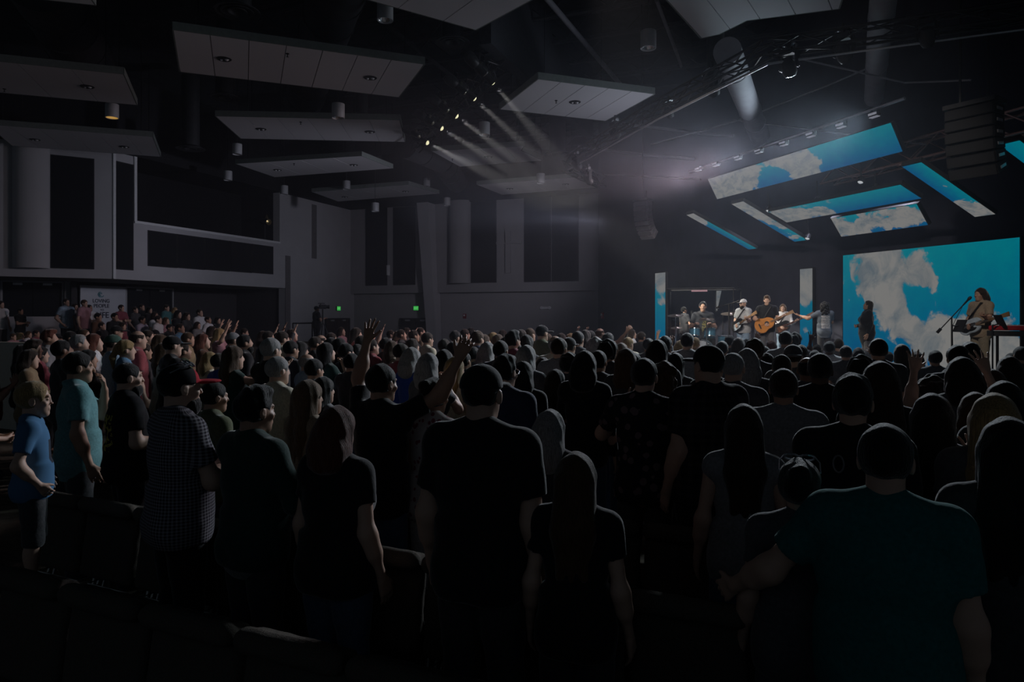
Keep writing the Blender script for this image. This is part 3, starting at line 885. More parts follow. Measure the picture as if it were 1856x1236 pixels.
truss('lighting_truss', PZ(1028, 300, 6.3), PZ(1090, 330, 6.3), 0.3, 'short dark truss with lamps at the far cloud beside the stage')
def pipe(pts, r, m, label):
    o = MB().path(pts, r, 6).build('rigging_pipe', m, None, smooth=True)
    tag(o, label, 'pipe')
pipe([P(1125, 224, 22), P(1270, 242, 21), P(1330, 246, 20)], 0.05, M_ductg, 'grey pipe from the truss towards the two pale ducts')
pipe([P(1048, 266, 25), P(1170, 281, 24), P(1260, 288, 23)], 0.05, M_ductg, 'grey pipe above the hanging speaker at the far side')
pipe([P(1180, 262, 22), P(1340, 218, 20), P(1500, 155, 17), P(1600, 112, 16)], 0.022, M_alu, 'thin bright rigging line across the two pale ducts')
pipe([P(1330, 218, 19), P(1480, 236, 17), P(1680, 262, 14)], 0.02, M_ductg, 'thin line from the duct towards the dark hanging speaker')
pipe([P(1095, 316, 24), P(1215, 322, 23), P(1270, 325, 22)], 0.022, M_ductg, 'thin sagging cable beside the hanging speaker wire')
pipe([P(1400, 95, 13), P(1640, 150, 13), P(1760, 145, 12)], 0.018, M_ductg, 'thin cable falling across the grey duct to the corner')
lbp = [onst(1250, 312, 4.2), onst(1640, 178, 4.2)]
pipe(lbp, 0.03, M_alu, 'long pipe carrying the row of small lamp bars')

M_glow = mat('lamp_glow', (0.8, 0.8, 0.8), 0.5, emit=(0.5, 0.5, 0.62), estr=0.22)
for i, (x, y) in enumerate([(1266, 306), (1298, 297), (1338, 285), (1376, 273), (1421, 259), (1470, 243), (1525, 226), (1585, 207)]):
    c = onst(x, y, 4.2)
    rt = empty('lamp_bar', c, 'small lit lamp bar above the largest floating screen, ' + ORD[i] + ' from its cloudy end', 'stage lamp', 'row of small lamp bars')
    mb = MB(); R = Matrix((SS, SM, Vector((0, 0, 1)))).transposed()
    mb.box(c, (0.21, 0.10, 0.09), R); mb.build('housing', M_dark, rt)
    MB().box(c + Vector((0, 0, -0.05)), (0.18, 0.08, 0.02), R).build('lens', M_glow, rt)
    MB().box(c + SM * 0.055, (0.18, 0.02, 0.04), R).build('front_lens', M_glow, rt)
    mb = MB(); zz = onst(x, HY, 4.2); tt = (c - lbp[0]).dot(SS) / (lbp[1] - lbp[0]).dot(SS); top = lbp[0].lerp(lbp[1], tt)
    mb.path([c + SS * 0.12, c + SS * 0.12 + (top - c) * 0.5, top], 0.012, 5); mb.path([c - SS * 0.12, c - SS * 0.12 + (top - c) * 0.5, top], 0.012, 5)
    mb.build('yoke', M_dark, rt)
    q = [(-11, 17, 1), (-8, 14, 1), (-5, 11, 1), (-3, 8, 1), (0, 6, 1), (1.5, 5, 1), (3, 5, 1), (-7, 9, 1)][i]
    lamp('seat_light', 'SPOT', c + SM * 0.16 - Vector((0, 0, 0.10)), SEAT_W * (0.62, 0.62, 0.75, 1, 1, 1, 1, 1)[i], (1.0, 0.74, 0.78) if i < 3 else (0.98 - .035 * i, 0.82 + .015 * i, 0.96 + .005 * i), q, spot_size=math.radians(78), spot_blend=1.0, shadow_soft_size=0.12)

def moving_head(px, py, D, aim, label, s=1.0):
    c = P(px, py, D * 0.765); s *= 0.78
    rt = empty('moving_head_lamp', c, label, 'stage lamp', 'moving head lamps on the trusses')
    aim = Vector(aim).normalized()
    e = aim.cross(Vector((0, 0, 1))).normalized()
    R = Matrix((e, aim.cross(e) * 0 + Vector((-e.y, e.x, 0)), Vector((0, 0, 1)))).transposed()
    MB().box(c + Vector((0, 0, 0.33 * s)), (0.36 * s, 0.26 * s, 0.14 * s), R).build('base', M_dark, rt, bevel=0.02)
    for k in (-1, 1):
        MB().box(c + e * (0.2 * s * k) + Vector((0, 0, 0.13 * s)), (0.06 * s, 0.14 * s, 0.36 * s), R).build('yoke_arm', M_dark, rt, bevel=0.015)
        MB().lathe(c + e * (0.12 * s * k) + Vector((0, 0, 0.44 * s)), Vector((-e.y, e.x, 0)), [(-0.02, 0.05), (0.02, 0.05), (0.02, 0.035), (-0.02, 0.035)], 10).build('clamp', M_alu, rt)
    h = MB().lathe(c - aim * 0.22 * s, aim, [(0, 0.001), (0, 0.1 * s), (0.12 * s, 0.16 * s), (0.34 * s, 0.15 * s), (0.42 * s, 0.11 * s), (0.42 * s, 0.09 * s)], 14).build('head', M_dark, rt, smooth=True)
    MB().lathe(c + aim * 0.19 * s, aim, [(0, 0.1 * s), (0.02 * s, 0.06 * s), (0.03 * s, 0.001)], 14).build('lens', mat('lens_glass', (0.25, 0.28, 0.3), 0.1, spec=0.8), h, smooth=True)
    MB().cyl(c + Vector((0, 0, 0.4 * s)), c + Vector((0, 0, 0.62 * s)), 0.03, n=6).build('stem', M_dark, rt)
moving_head(1430, 122, 15.2, (0.3, 0.2, -1), 'moving head lamp pointing straight down under the truss, clearest one', 1.0)
moving_head(1529, 96, 14.8, (0.5, 0.4, -0.8), 'moving head lamp next along the truss, aimed away to the stage')
moving_head(1680, 68, 14.0, (0.4, 0.5, -0.7), 'moving head lamp under the truss at the top corner', 0.9)
moving_head(1290, 160, 18.0, (0.6, 0.4, -0.8), 'moving head lamp in front of the pale slanting duct', 1.1)
moving_head(1115, 243, 23.0, (0.7, 0.3, -0.7), 'moving head lamp under the truss beside the square cloud', 1.0)
moving_head(1212, 205, 21.0, (0.6, 0.3, -0.8), 'moving head lamp between the square cloud and the pale duct', 0.8)
moving_head(1045, 300, 25.5, (0.7, 0.2, -0.6), 'moving head lamp over the far tile cloud', 1.0)
moving_head(1066, 326, 25.0, (0.7, 0.2, -0.6), 'moving head lamp hanging lowest by the far tile cloud', 0.9)

M_lit = mat('lamp_lit', (0.9, 0.9, 0.9), 0.5, emit=(0.9, 0.95, 1.0), estr=0.35)
for x, y, m, lab in ((1480, 366, 2.2, 'small lit lamp at the end of the middle floating strip'), (1585, 344, 2.0, 'small lit lamp over the middle floating strip'), (1559, 331, 2.2, 'faint lit lamp between the largest strip and the middle strip'), (1392, 383, 2.0, 'small lit lamp by the slim white slanting screen'), (1463, 433, 0.9, 'small lamp dot at the foot of the slim white slanting screen')):
    c = onst(x, y, m)
    rt = empty('par_lamp', c, lab, 'stage lamp', 'small round lamps among the floating screens')
    w = (SM * 0.6 + SS * 0.2 + Vector((0, 0, -1))).normalized()
    MB().lathe(c - w * 0.22, w, [(0.06, 0.001), (0.06, 0.04), (0.10, 0.065), (0.22, 0.07), (0.22, 0.06)], 14).build('can', M_dark, rt, smooth=True)
    MB().lathe(c - w * 0.02, w, [(0, 0.06), (0.02, 0.04), (0.025, 0.001)], 14).build('lens', M_lit, rt, smooth=True)
    MB().cyl(c - w * 0.1, Vector((c.x, c.y, c.z + 0.5)), 0.015, n=5).build('hanger', M_dark, rt)

# theatre spotlights over the seats, five lit beams
bar = [PZ(752, 268, 7.7), PZ(905, 118, 7.9)]
truss('lighting_truss', bar[0], bar[1], 0.3, 'dark lamp bar with the lit theatre spotlights over the seats')
M_beam = mat('spot_lens', (1, 0.95, 0.8), 0.3, emit=(1.0, 0.92, 0.55), estr=0.9)
M_beam0 = mat('spot_glint', (0.7, 0.65, 0.5), 0.2, 0.8)
AIM = stage(-3.5, 2.6, 2.2)
spots = [(893, 150, 1), (860, 179, 1), (828, 211, 1), (801, 233, 1), (775, 259, 1), (877, 134, 0), (842, 168, 0), (812, 200, 0), (785, 223, 0), (760, 247, 0)]
nm = ['nearest the square cloud', 'second from the square cloud', 'middle of the five', 'fourth from the square cloud', 'lowest, by the notched cloud']
for i, (x, y, lit) in enumerate(spots):
    c = PZ(x, y, 7.45)
    aim = (Vector(AIM) + SS * (i % 5 - 2) * 0.8 - c).normalized()
    rt = empty('theatre_spotlight', c, ('lit theatre spotlight throwing a beam, ' if lit else 'unlit theatre spotlight on the rear of the bar, ') + nm[i % 5], 'spotlight', 'theatre spotlights on the lamp bar')
    MB().lathe(c - aim * 0.6, aim, [(0, 0.001), (0, 0.09), (0.12, 0.14), (0.3, 0.12), (0.34, 0.085), (0.58, 0.085), (0.6, 0.095), (0.6, 0.08)], 12).build('body', M_dark, rt, smooth=True)
    MB().lathe(c - aim * 0.03, aim, [(0, 0.075), (0.03, 0.07), (0.06, 0.04), (0.068, 0.001)], 12).build('lens', M_beam if lit else M_beam0, rt, smooth=True)
    e = aim.cross(Vector((0, 0, 1))).normalized()
    mb = MB()
    for k in (-1, 1):
        mb.path([c - aim * 0.3 + e * 0.15 * k, c - aim * 0.3 + e * 0.15 * k + Vector((0, 0, 0.22)), c - aim * 0.3 + Vector((0, 0, 0.3)), bar[0] + (bar[1] - bar[0]) * max(0, min(1, (c - bar[0]).dot(bar[1] - bar[0]) / (bar[1] - bar[0]).length_squared))], 0.012, 5)
    mb.build('yoke', M_chrome if lit else M_dark, rt)
    MB().box(c - aim * 0.1 + Vector((0, 0, 0.13)), (0.05, 0.05, 0.12)).build('glint_box', M_beam0, rt)  # bright box added as a glint on top of the barrel
    if lit:
        lamp('spot_beam', 'SPOT', c + aim * 0.12, BEAM_W, (1.0, 0.93, 0.78), c + aim * 10, spot_size=math.radians(10), spot_blend=0.2, shadow_soft_size=0.05)

# hanging line arrays
def line_array(px, ytop, D, n, w, h, dep, face, curve, label, m, wires=1):
    top = P(px, ytop, D)
    face = Vector((face[0], face[1], 0)).normalized()
    e = Vector((-face.y, face.x, 0))
    rt = empty('line_array_speaker', top, label, 'speaker', 'hanging line array speakers')
    MB().box(top + Vector((0, 0, 0.05)), (w * 1.05, dep * 1.1, 0.07), Matrix((e, face, Vector((0, 0, 1)))).transposed()).build('fly_bar', M_ductg if wires == 1 else M_dark, rt)
    p, an = Vector(top), 0.0
    for k in range(n):
        f = face * math.cos(an) - Vector((0, 0, 1)) * math.sin(an)
        dn = -face * math.sin(an) - Vector((0, 0, 1)) * math.cos(an)
        c = p + dn * (h / 2) 
        R = Matrix((e, f, -dn)).transposed()
        b = MB().box(c, (w, dep, h * 0.96), R).build('speaker_box', m, rt, bevel=0.012)
        MB().box(c + f * (dep / 2 + 0.006), (w * 0.94, 0.012, h * 0.84), R).build('grille', mat('speaker_grille_grey', (0.42, 0.39, 0.43), 0.6, 0.2, scale=150) if wires == 1 else mat('speaker_grille', (0.010, 0.010, 0.011), 0.9, scale=150), b)
        MB().box(c + e * (w / 2 + 0.006), (0.012, dep * 0.5, h * 0.25), R).build('side_handle', M_alu, b); MB().box(c - e * (w / 2 + 0.006), (0.012, dep * 0.5, h * 0.25), R).build('side_handle', M_alu, b)
        p = p + dn * h
        an += math.radians(curve * (k + 1) / n)
    for k in range(wires):
        q = top + e * (0 if wires == 1 else (k - 0.5) * 0.4)
        MB().cyl(q + Vector((0, 0, 0.08)), Vector((q.x, q.y, 11.08)), 0.02, n=5).build('chain', M_dark, rt)
    mb = MB(); bk = top - face * (dep * 0.6)
    mb.path([bk + Vector((0, 0, 0.4)), bk - Vector((0, 0, 0.5)) - face * 0.05, bk - Vector((0, 0, 1.1)) - face * 0.15], 0.015, 5); mb.build('cable', M_dark, rt)
line_array(1165, 366, 23, 8, 0.56, 0.155, 0.32, (-0.75, -0.66), 15, 'grey curved line array speaker hanging by a wire near the cross wall', mat('speaker_grey', (0.6, 0.56, 0.62), 0.7))
line_array(1765, 196, 11.0, 6, 0.72, 0.18, 0.38, (-0.75, -0.5), 9, 'large black line array speaker hanging above the keyboard', mat('speaker_black', (0.008, 0.008, 0.009), 0.8, spec=0.1), 2)

# ------------------------------------------------------------------ band gear
def stand_base(mb, p, r=0.3, h=0.25, n=3, rot=0.3):
    for k in range(n):
        a = rot + 2 * math.pi * k / n
        mb.cyl(p + Vector((0, 0, h)), p + Vector((r * math.cos(a), r * math.sin(a), 0.012)), 0.011, n=6)
def mic_stand(px, D, top, tip, label, z=STZ, tablet=None):
    b = P(px, HY, D); b.z = z
    rt = empty('microphone_stand', b, label, 'microphone stand')
    mb = MB(); stand_base(mb, b); mb.build('tripod_base', M_dark, rt)
    MB().cyl(b + Vector((0, 0, 0.2)), Vector((b.x, b.y, top)), 0.014, n=8).build('pole', M_dark, rt, smooth=True)
    tip = Vector(tip)
    t = Vector((b.x, b.y, top))
    d = (tip - t).normalized()
    MB().cyl(t - d * 0.3, tip - d * 0.12, 0.010, n=7).build('boom', M_dark, rt, smooth=True)
    MB().lathe(t - d * 0.38, d, [(0, 0.001), (0, 0.028), (0.1, 0.028), (0.1, 0.001)], 8).build('counterweight', M_dark, rt, smooth=True)
    m = MB().lathe(tip - d * 0.16, d, [(0, 0.001), (0, 0.013), (0.13, 0.018), (0.14, 0.027), (0.17, 0.03), (0.2, 0.022), (0.21, 0.001)], 10).build('microphone', M_dark, rt, smooth=True)
    MB().path([tip - d * 0.16, t + Vector((0.02, 0, -0.15)), b + Vector((0.05, 0.05, 0.9)), b + Vector((0.1, 0.1, 0.05))], 0.005, 5).build('cable', M_dark, rt)
    if tablet:
        c = Vector((b.x, b.y, tablet))
        MB().box(c + SS * 0.16, (0.02, 0.26, 0.24), Matrix.Rotation(0.4, 3, 'Y')).build('tablet', M_frame, rt)
        MB().cyl(c, c + SS * 0.16, 0.012, n=6).build('tablet_arm', M_dark, rt)
    return rt
mic_stand(1725, 12.8, 2.0, P(1757, 541, 12.6), 'black boom microphone stand with a tablet before the widest screen', tablet=1.84)
mic_stand(1321, 17.5, 2.32, P(1338, 546, 17.3), 'microphone stand reaching to the singer in the white cap')
mic_stand(1228, 19.6, 2.0, P(1236, 566, 19.3), 'low microphone stand at the far stage end')
mic_stand(1310, 19.4, 2.15, P(1302, 560, 19.2), 'thin microphone stand between the drums and the capped guitarist')

b = P(1799, HY, 12.2); b.z = STZ
rt = empty('tablet_stand', b, 'slim stand holding a dark tablet beside the keyboard', 'tablet stand')
mb = MB(); stand_base(mb, b, 0.28, 0.2); mb.build('tripod_base', M_dark, rt)
MB().cyl(b + Vector((0, 0, 0.15)), b + Vector((0, 0, 1.10)), 0.014, n=8).build('pole', M_dark, rt)
MB().cyl(b + Vector((0, 0, 1.08)), b + Vector((0.12, 0, 1.12)), 0.012, n=6).build('arm', M_dark, rt)
MB().box(b + Vector((0.14, 0, 1.15)), (0.02, 0.2, 0.27), Matrix.Rotation(-0.45, 3, 'Y')).build('tablet', M_frame, rt, bevel=0.004)

# keyboard on its stand
M_redk = mat('keyboard_red', (0.45, 0.02, 0.03), 0.35)
k0 = P(1793, 594, 12.45); kz = k0.z
kd = Vector((0.80, -0.60, 0)).normalized(); kn = Vector((0.60, 0.80, 0))
kc = k0 + kd * 0.62
R = Matrix((kd, kn, Vector((0, 0, 1)))).transposed()
rt = empty('keyboard', (kc.x, kc.y, kz - 0.1), 'red stage keyboard on a dark folding stand', 'keyboard')
MB().box(kc, (1.25, 0.33, 0.085), R).build('case', M_redk, rt, bevel=0.012)
MB().box(kc - kn * 0.05 + Vector((0, 0, 0.046)), (1.15, 0.16, 0.016), R).build('key_bed', M_white, rt)
mb = MB()
for i in range(52):
    if i % 7 not in (2, 6):
        mb.box(kc - kd * 0.56 + kd * (0.022 * i) - kn * 0.02 + Vector((0, 0, 0.058)), (0.011, 0.09, 0.012), R)
mb.build('black_keys', M_frame, rt, kind='stuff')
MB().box(kc + kn * 0.1 + Vector((0, 0, 0.048)), (1.15, 0.1, 0.012), R).build('control_panel', M_redk, rt)
sb = Vector((kc.x, kc.y, STZ))
rt = empty('keyboard_stand', sb, 'dark square table stand under the red keyboard', 'keyboard stand')
MB().box(Vector((kc.x, kc.y, kz - 0.10)), (1.3, 0.36, 0.09), R).build('top', M_dark, rt)
for a in (-0.5, 0.55):
    for c in (-0.13, 0.13):
        p = kc + kd * a + kn * c
        MB().cyl(Vector((p.x, p.y, STZ)), Vector((p.x, p.y, kz - 0.14)), 0.02, n=8).build('leg', M_dark, rt, smooth=True)

# drum kit
M_shell = mat('drum_shell', (0.10, 0.26, 0.36), 0.25, 0.2, var=0.25)
M_head = mat('drum_head', (0.6, 0.62, 0.66), 0.6)
M_cym = mat('cymbal', (0.5, 0.4, 0.32), 0.3, 0.9)
dk = P(1274, HY, 18.6); dk.z = STZ
rt = empty('drum_kit', dk, 'blue shelled drum kit with chrome stands behind a clear shield', 'drum kit')
fw = (Vector((0, 6, 0)) - dk); fw.z = 0; fw.normalize()
sd = Vector((-fw.y, fw.x, 0))
def drum(c, ax, r, h, nm):
    s = MB().lathe(c - ax * h / 2, ax, [(0, 0.001), (0, r), (h, r), (h, 0.001)], 20).build(nm, M_shell, rt, smooth=True)
    for k in (-1, 1):
        MB().lathe(c + ax * (h / 2 * k) - ax * 0.012, ax, [(0, r * 1.01), (0, r * 1.05), (0.025, r * 1.05), (0.025, r * 1.01)], 20).build('hoop', M_chrome, s, smooth=True)
    MB().lathe(c + ax * (h / 2 + 0.004), ax, [(0, r * 0.99), (0.003, 0.001)], 20).build('skin', M_head, s)
Z = Vector((0, 0, 1))
drum(dk + fw * 0.1 + Z * 0.3, fw, 0.28, 0.42, 'bass_drum')
drum(dk + sd * -0.22 + fw * 0.0 + Z * 0.78, (Z - fw * 0.3).normalized(), 0.14, 0.2, 'tom')
drum(dk + sd * 0.18 + fw * 0.0 + Z * 0.78, (Z - fw * 0.3).normalized(), 0.15, 0.22, 'tom')
drum(dk + sd * 0.55 - fw * 0.45 + Z * 0.5, Z, 0.2, 0.38, 'floor_tom')
drum(dk + sd * -0.45 - fw * 0.45 + Z * 0.6, Z, 0.17, 0.13, 'snare_drum')
for a, b, h, r in ((-0.75, -0.1, 1.25, 0.22), (0.7, -0.05, 1.3, 0.24), (-0.8, -0.6, 0.9, 0.17), (0.15, 0.45, 1.15, 0.2)):
    p = dk + sd * a + fw * b
    s = MB(); stand_base(s, p, 0.28, 0.35, 3, a); s.cyl(p + Z * 0.3, p + Z * h, 0.014, n=7)
    s = s.build('cymbal_stand', M_chrome, rt, smooth=True)
    MB().lathe(p + Z * h, (Z + fw * 0.2).normalized(), [(0.03, 0.001), (0.03, 0.03), (0.012, 0.05), (0, r), (-0.004, r), (0.005, 0.05), (0.02, 0.001)], 20).build('cymbal', M_cym, s, smooth=True)
# clear shield around the drums
g = bpy.data.materials.new('clear_plastic'); g.use_nodes = True
nt = g.node_tree; nt.nodes.clear()
t_, gl, mx, out = nt.nodes.new('ShaderNodeBsdfTransparent'), nt.nodes.new('ShaderNodeBsdfGlossy'), nt.nodes.new('ShaderNodeMixShader'), nt.nodes.new('ShaderNodeOutputMaterial')
t_.inputs[0].default_value = (0.93, 0.95, 0.97, 1); gl.inputs['Roughness'].default_value = 0.05; mx.inputs[0].default_value = 0.05
nt.links.new(t_.outputs[0], mx.inputs[1]); nt.links.new(gl.outputs[0], mx.inputs[2]); nt.links.new(mx.outputs[0], out.inputs[0])
rt = empty('drum_shield', dk + fw * 1.3, 'clear plastic shield with a dark top frame around the drum kit', 'drum shield')
cs = [dk + sd * -0.95 - fw * 0.5, dk + sd * -0.85 + fw * 0.75, dk + sd * 0.85 + fw * 0.75, dk + sd * 0.95 - fw * 0.5]
for a, b in zip(cs[:-1], cs[1:]):
    n = 2 if (b - a).length > 2 else 1
    for k in range(n):
        p, q = a.lerp(b, k / n), a.lerp(b, (k + 1) / n)
        w = (q - p).normalized()
        MB().prism([p + w * 0.02 + Z * 0.02, q - w * 0.02 + Z * 0.02, q - w * 0.02 + Z * 1.92, p + w * 0.02 + Z * 1.92], Vector((-w.y, w.x, 0)) * 0.008).build('clear_panel', g, rt)
mb = MB()
for a, b in zip(cs[:-1], cs[1:]):
    mb.cyl(a + Z * 1.96, b + Z * 1.96, 0.022, n=6)
mb.cyl(cs[0] + Z * 1.96, cs[3] + Z * 1.96, 0.02, n=6)
for c in cs:
    mb.cyl(c, c + Z * 1.96, 0.010, n=6)
mb.build('frame', M_dark, rt)
MB().box(dk + fw * 0.75 + Z * 1.9, (0.4, 0.08, 0.04), Matrix((sd, fw, Z)).transposed()).build('lamp', mat('lamp_pink', (0.5, 0.3, 0.35), 0.5, emit=(0.35, 0.2, 0.25), estr=0.25), rt)

# guitars: o = body centre, nk = neck direction, fr = face normal
def outline(kind, n=40):
    pts = []
    for k in range(n):
        a = 2 * math.pi * k / n
        c, s = math.cos(a), math.sin(a)
        if kind == 'acoustic':
            r = 0.19 + 0.045 * -c + 0.0
            w = 1 - 0.20 * math.exp(-((c - 0.15) / 0.28) ** 2)
            pts.append((0.25 * c, (r * w) * s))
        else:
            w = 1 - 0.22 * math.exp(-((c - 0.1) / 0.3) ** 2)
            x = 0.21 * c
            if c > 0.55: x = 0.21 * c + (0.07 if s > 0.3 else 0.04 if s < -0.3 else -0.06)
            pts.append((x, 0.165 * w * s))
    return pts
def guitar(kind, o, nk, fr, mbody, mneck, label, mguard=None):
    o, nk, fr = Vector(o), Vector(nk).normalized(), Vector(fr)
    fr = (fr - nk * fr.dot(nk)).normalized()
    e = fr.cross(nk)
    th = 0.10 if kind == 'acoustic' else 0.045
    L = {'acoustic': 0.40, 'electric': 0.46, 'bass': 0.58}[kind]
    rt = empty('acoustic_guitar' if kind == 'acoustic' else 'bass_guitar' if kind == 'bass' else 'electric_guitar', o, label, 'guitar')
    b = MB().prism([o + nk * x + e * y - fr * th / 2 for x, y in outline(kind)], fr * th).build('body', mbody, rt, bevel=0.008)
    if kind == 'acoustic':
        MB().lathe(o + nk * 0.06 + fr * (th / 2 + 0.001), fr, [(0.0, 0.055), (0.002, 0.001)], 16).build('sound_hole', M_frame, b)
    elif mguard:
        MB().prism([o + nk * x * 0.72 + e * (y * 0.55 - 0.03) + fr * (th / 2 + 0.001) for x, y in outline(kind)], fr * 0.003).build('pickguard', mguard, b)
    MB().box(o - nk * 0.12 + fr * (th / 2 + 0.008), (0.03, 0.13, 0.014), Matrix((nk, e, fr)).transposed()).build('bridge', M_frame, b)
    R = Matrix((nk, e, fr)).transposed()
    s = 0.16
    n_ = MB().box(o + nk * (s + L / 2) + fr * (th / 2), (L, 0.048, 0.024), R).build('neck', mneck, rt)
    MB().prism([o + nk * (s + L) + e * 0.03 + fr * (th / 2 - 0.012), o + nk * (s + L + 0.19) + e * 0.045 + fr * (th / 2 - 0.03), o + nk * (s + L + 0.19) - e * 0.04 + fr * (th / 2 - 0.03), o + nk * (s + L) - e * 0.03 + fr * (th / 2 - 0.012)], fr * 0.018).build('headstock', mneck, n_)
    mb = MB()
    for k in range(6):
        mb.cyl(o - nk * 0.12 + e * (k - 2.5) * 0.008 + fr * (th / 2 + 0.018), o + nk * (s + L + 0.02) + e * (k - 2.5) * 0.007 + fr * (th / 2 + 0.016), 0.0012, n=3, cap=False)
    mb.build('strings', M_chrome, n_, kind='stuff')
    return rt
# ------------------------------------------------------------------ people: smooth distance-field bodies, one continuous mesh each
class Sdf:
    def __init__(s): s.p = []
    def c(s, a, b, ra, rb=None, k=0.02, op='+', cuts=()):
        s.p.append(('c', np.array(a, float), np.array(b, float), ra, ra if rb is None else rb, k, op, cuts)); return s
    def e(s, c, r, k=0.02, op='+', cuts=(), R=None):
        s.p.append(('e', np.array(c, float), np.array(r, float), R, None, k, op, cuts)); return s
    def b(s, c, h, rd=0.01, k=0.02, op='+', cuts=(), R=None):
        s.p.append(('b', np.array(c, float), np.array(h, float), R, rd, k, op, cuts)); return s
    def bbox(s, p):
        if p[0] == 'c':
            r = max(p[3], p[4]); return np.minimum(p[1], p[2]) - r, np.maximum(p[1], p[2]) + r
        if p[3] is None: h = p[2]
        else: h = np.abs(p[3]) @ p[2] if p[0] == 'b' else np.full(3, p[2].max())
        return p[1] - h, p[1] + h
    def mesh(s, res, name, wr=0.0, wf=1.0, zs=1.0):
        bb = [s.bbox(p) for p in s.p]
        adds = [b for b, p in zip(bb, s.p) if p[6] == '+']
        lo = np.min([b[0] for b in adds], 0) - 3 * res
        hi = np.max([b[1] for b in adds], 0) + 3 * res
        n = np.ceil((hi - lo) / res).astype(int) + 1
        ax = [lo[i] + res * np.arange(n[i]) for i in range(3)]
        Fd = np.full(n, 0.5, np.float32)
        for p, (l, h) in zip(s.p, bb):
            kind, k, op = p[0], p[5], p[6]
            m = k + 2.5 * res
            i0 = np.clip(np.floor((l - m - lo) / res).astype(int), 0, n)
            i1 = np.clip(np.ceil((h + m - lo) / res).astype(int) + 1, 0, n)
            if np.any(i1 <= i0): continue
            X = ax[0][i0[0]:i1[0], None, None]; Y = ax[1][None, i0[1]:i1[1], None]; Zz = ax[2][None, None, i0[2]:i1[2]]
            if kind == 'c':
                a, b = p[1], p[2]; d = b - a; L2 = max(float(d @ d), 1e-9)
                t = np.clip(((X - a[0]) * d[0] + (Y - a[1]) * d[1] + (Zz - a[2]) * d[2]) / L2, 0, 1)
                dist = np.sqrt((X - a[0] - t * d[0]) ** 2 + (Y - a[1] - t * d[1]) ** 2 + (Zz - a[2] - t * d[2]) ** 2) - (p[3] + (p[4] - p[3]) * t)
            else:
                x, y, z = X - p[1][0], Y - p[1][1], Zz - p[1][2]
                if p[3] is not None:
                    R = p[3]
                    x, y, z = (x * R[0, 0] + y * R[1, 0] + z * R[2, 0], x * R[0, 1] + y * R[1, 1] + z * R[2, 1], x * R[0, 2] + y * R[1, 2] + z * R[2, 2])
                r = p[2]
                if kind == 'e':
                    k0 = np.sqrt((x / r[0]) ** 2 + (y / r[1]) ** 2 + (z / r[2]) ** 2)
                    k1 = np.sqrt((x / r[0] ** 2) ** 2 + (y / r[1] ** 2) ** 2 + (z / r[2] ** 2) ** 2) + 1e-6
                    dist = k0 * (k0 - 1) / k1
                else:
                    rd = p[4]
                    qx, qy, qz = np.abs(x) - (r[0] - rd), np.abs(y) - (r[1] - rd), np.abs(z) - (r[2] - rd)
                    dist = np.sqrt(np.maximum(qx, 0) ** 2 + np.maximum(qy, 0) ** 2 + np.maximum(qz, 0) ** 2) + np.minimum(np.maximum(qx, np.maximum(qy, qz)), 0) - rd
            for q, nn in p[7]:
                dist = np.maximum(dist, (X - q[0]) * nn[0] + (Y - q[1]) * nn[1] + (Zz - q[2]) * nn[2])
            sl = Fd[i0[0]:i1[0], i0[1]:i1[1], i0[2]:i1[2]]
            if op == '+':
                hh = np.clip(0.5 + 0.5 * (sl - dist) / k, 0, 1)
                Fd[i0[0]:i1[0], i0[1]:i1[1], i0[2]:i1[2]] = sl * (1 - hh) + dist * hh - k * hh * (1 - hh)
            else:
                hh = np.clip(0.5 - 0.5 * (sl + dist) / k, 0, 1)
                Fd[i0[0]:i1[0], i0[1]:i1[1], i0[2]:i1[2]] = sl * (1 - hh) - dist * hh + k * hh * (1 - hh)
        if wr:
            X = ax[0][:, None, None] * wf; Y = ax[1][None, :, None] * wf; Zz = ax[2][None, None, :] * wf * zs
            Fd = Fd + (wr * (np.sin(31 * X + 3 * np.sin(17 * Zz) + 11 * Y) * np.sin(23 * Zz + 9 * X) + 0.6 * np.sin(47 * Y + 21 * Zz + 5 * X))).astype(np.float32)
        return nets(Fd, lo, res, name)

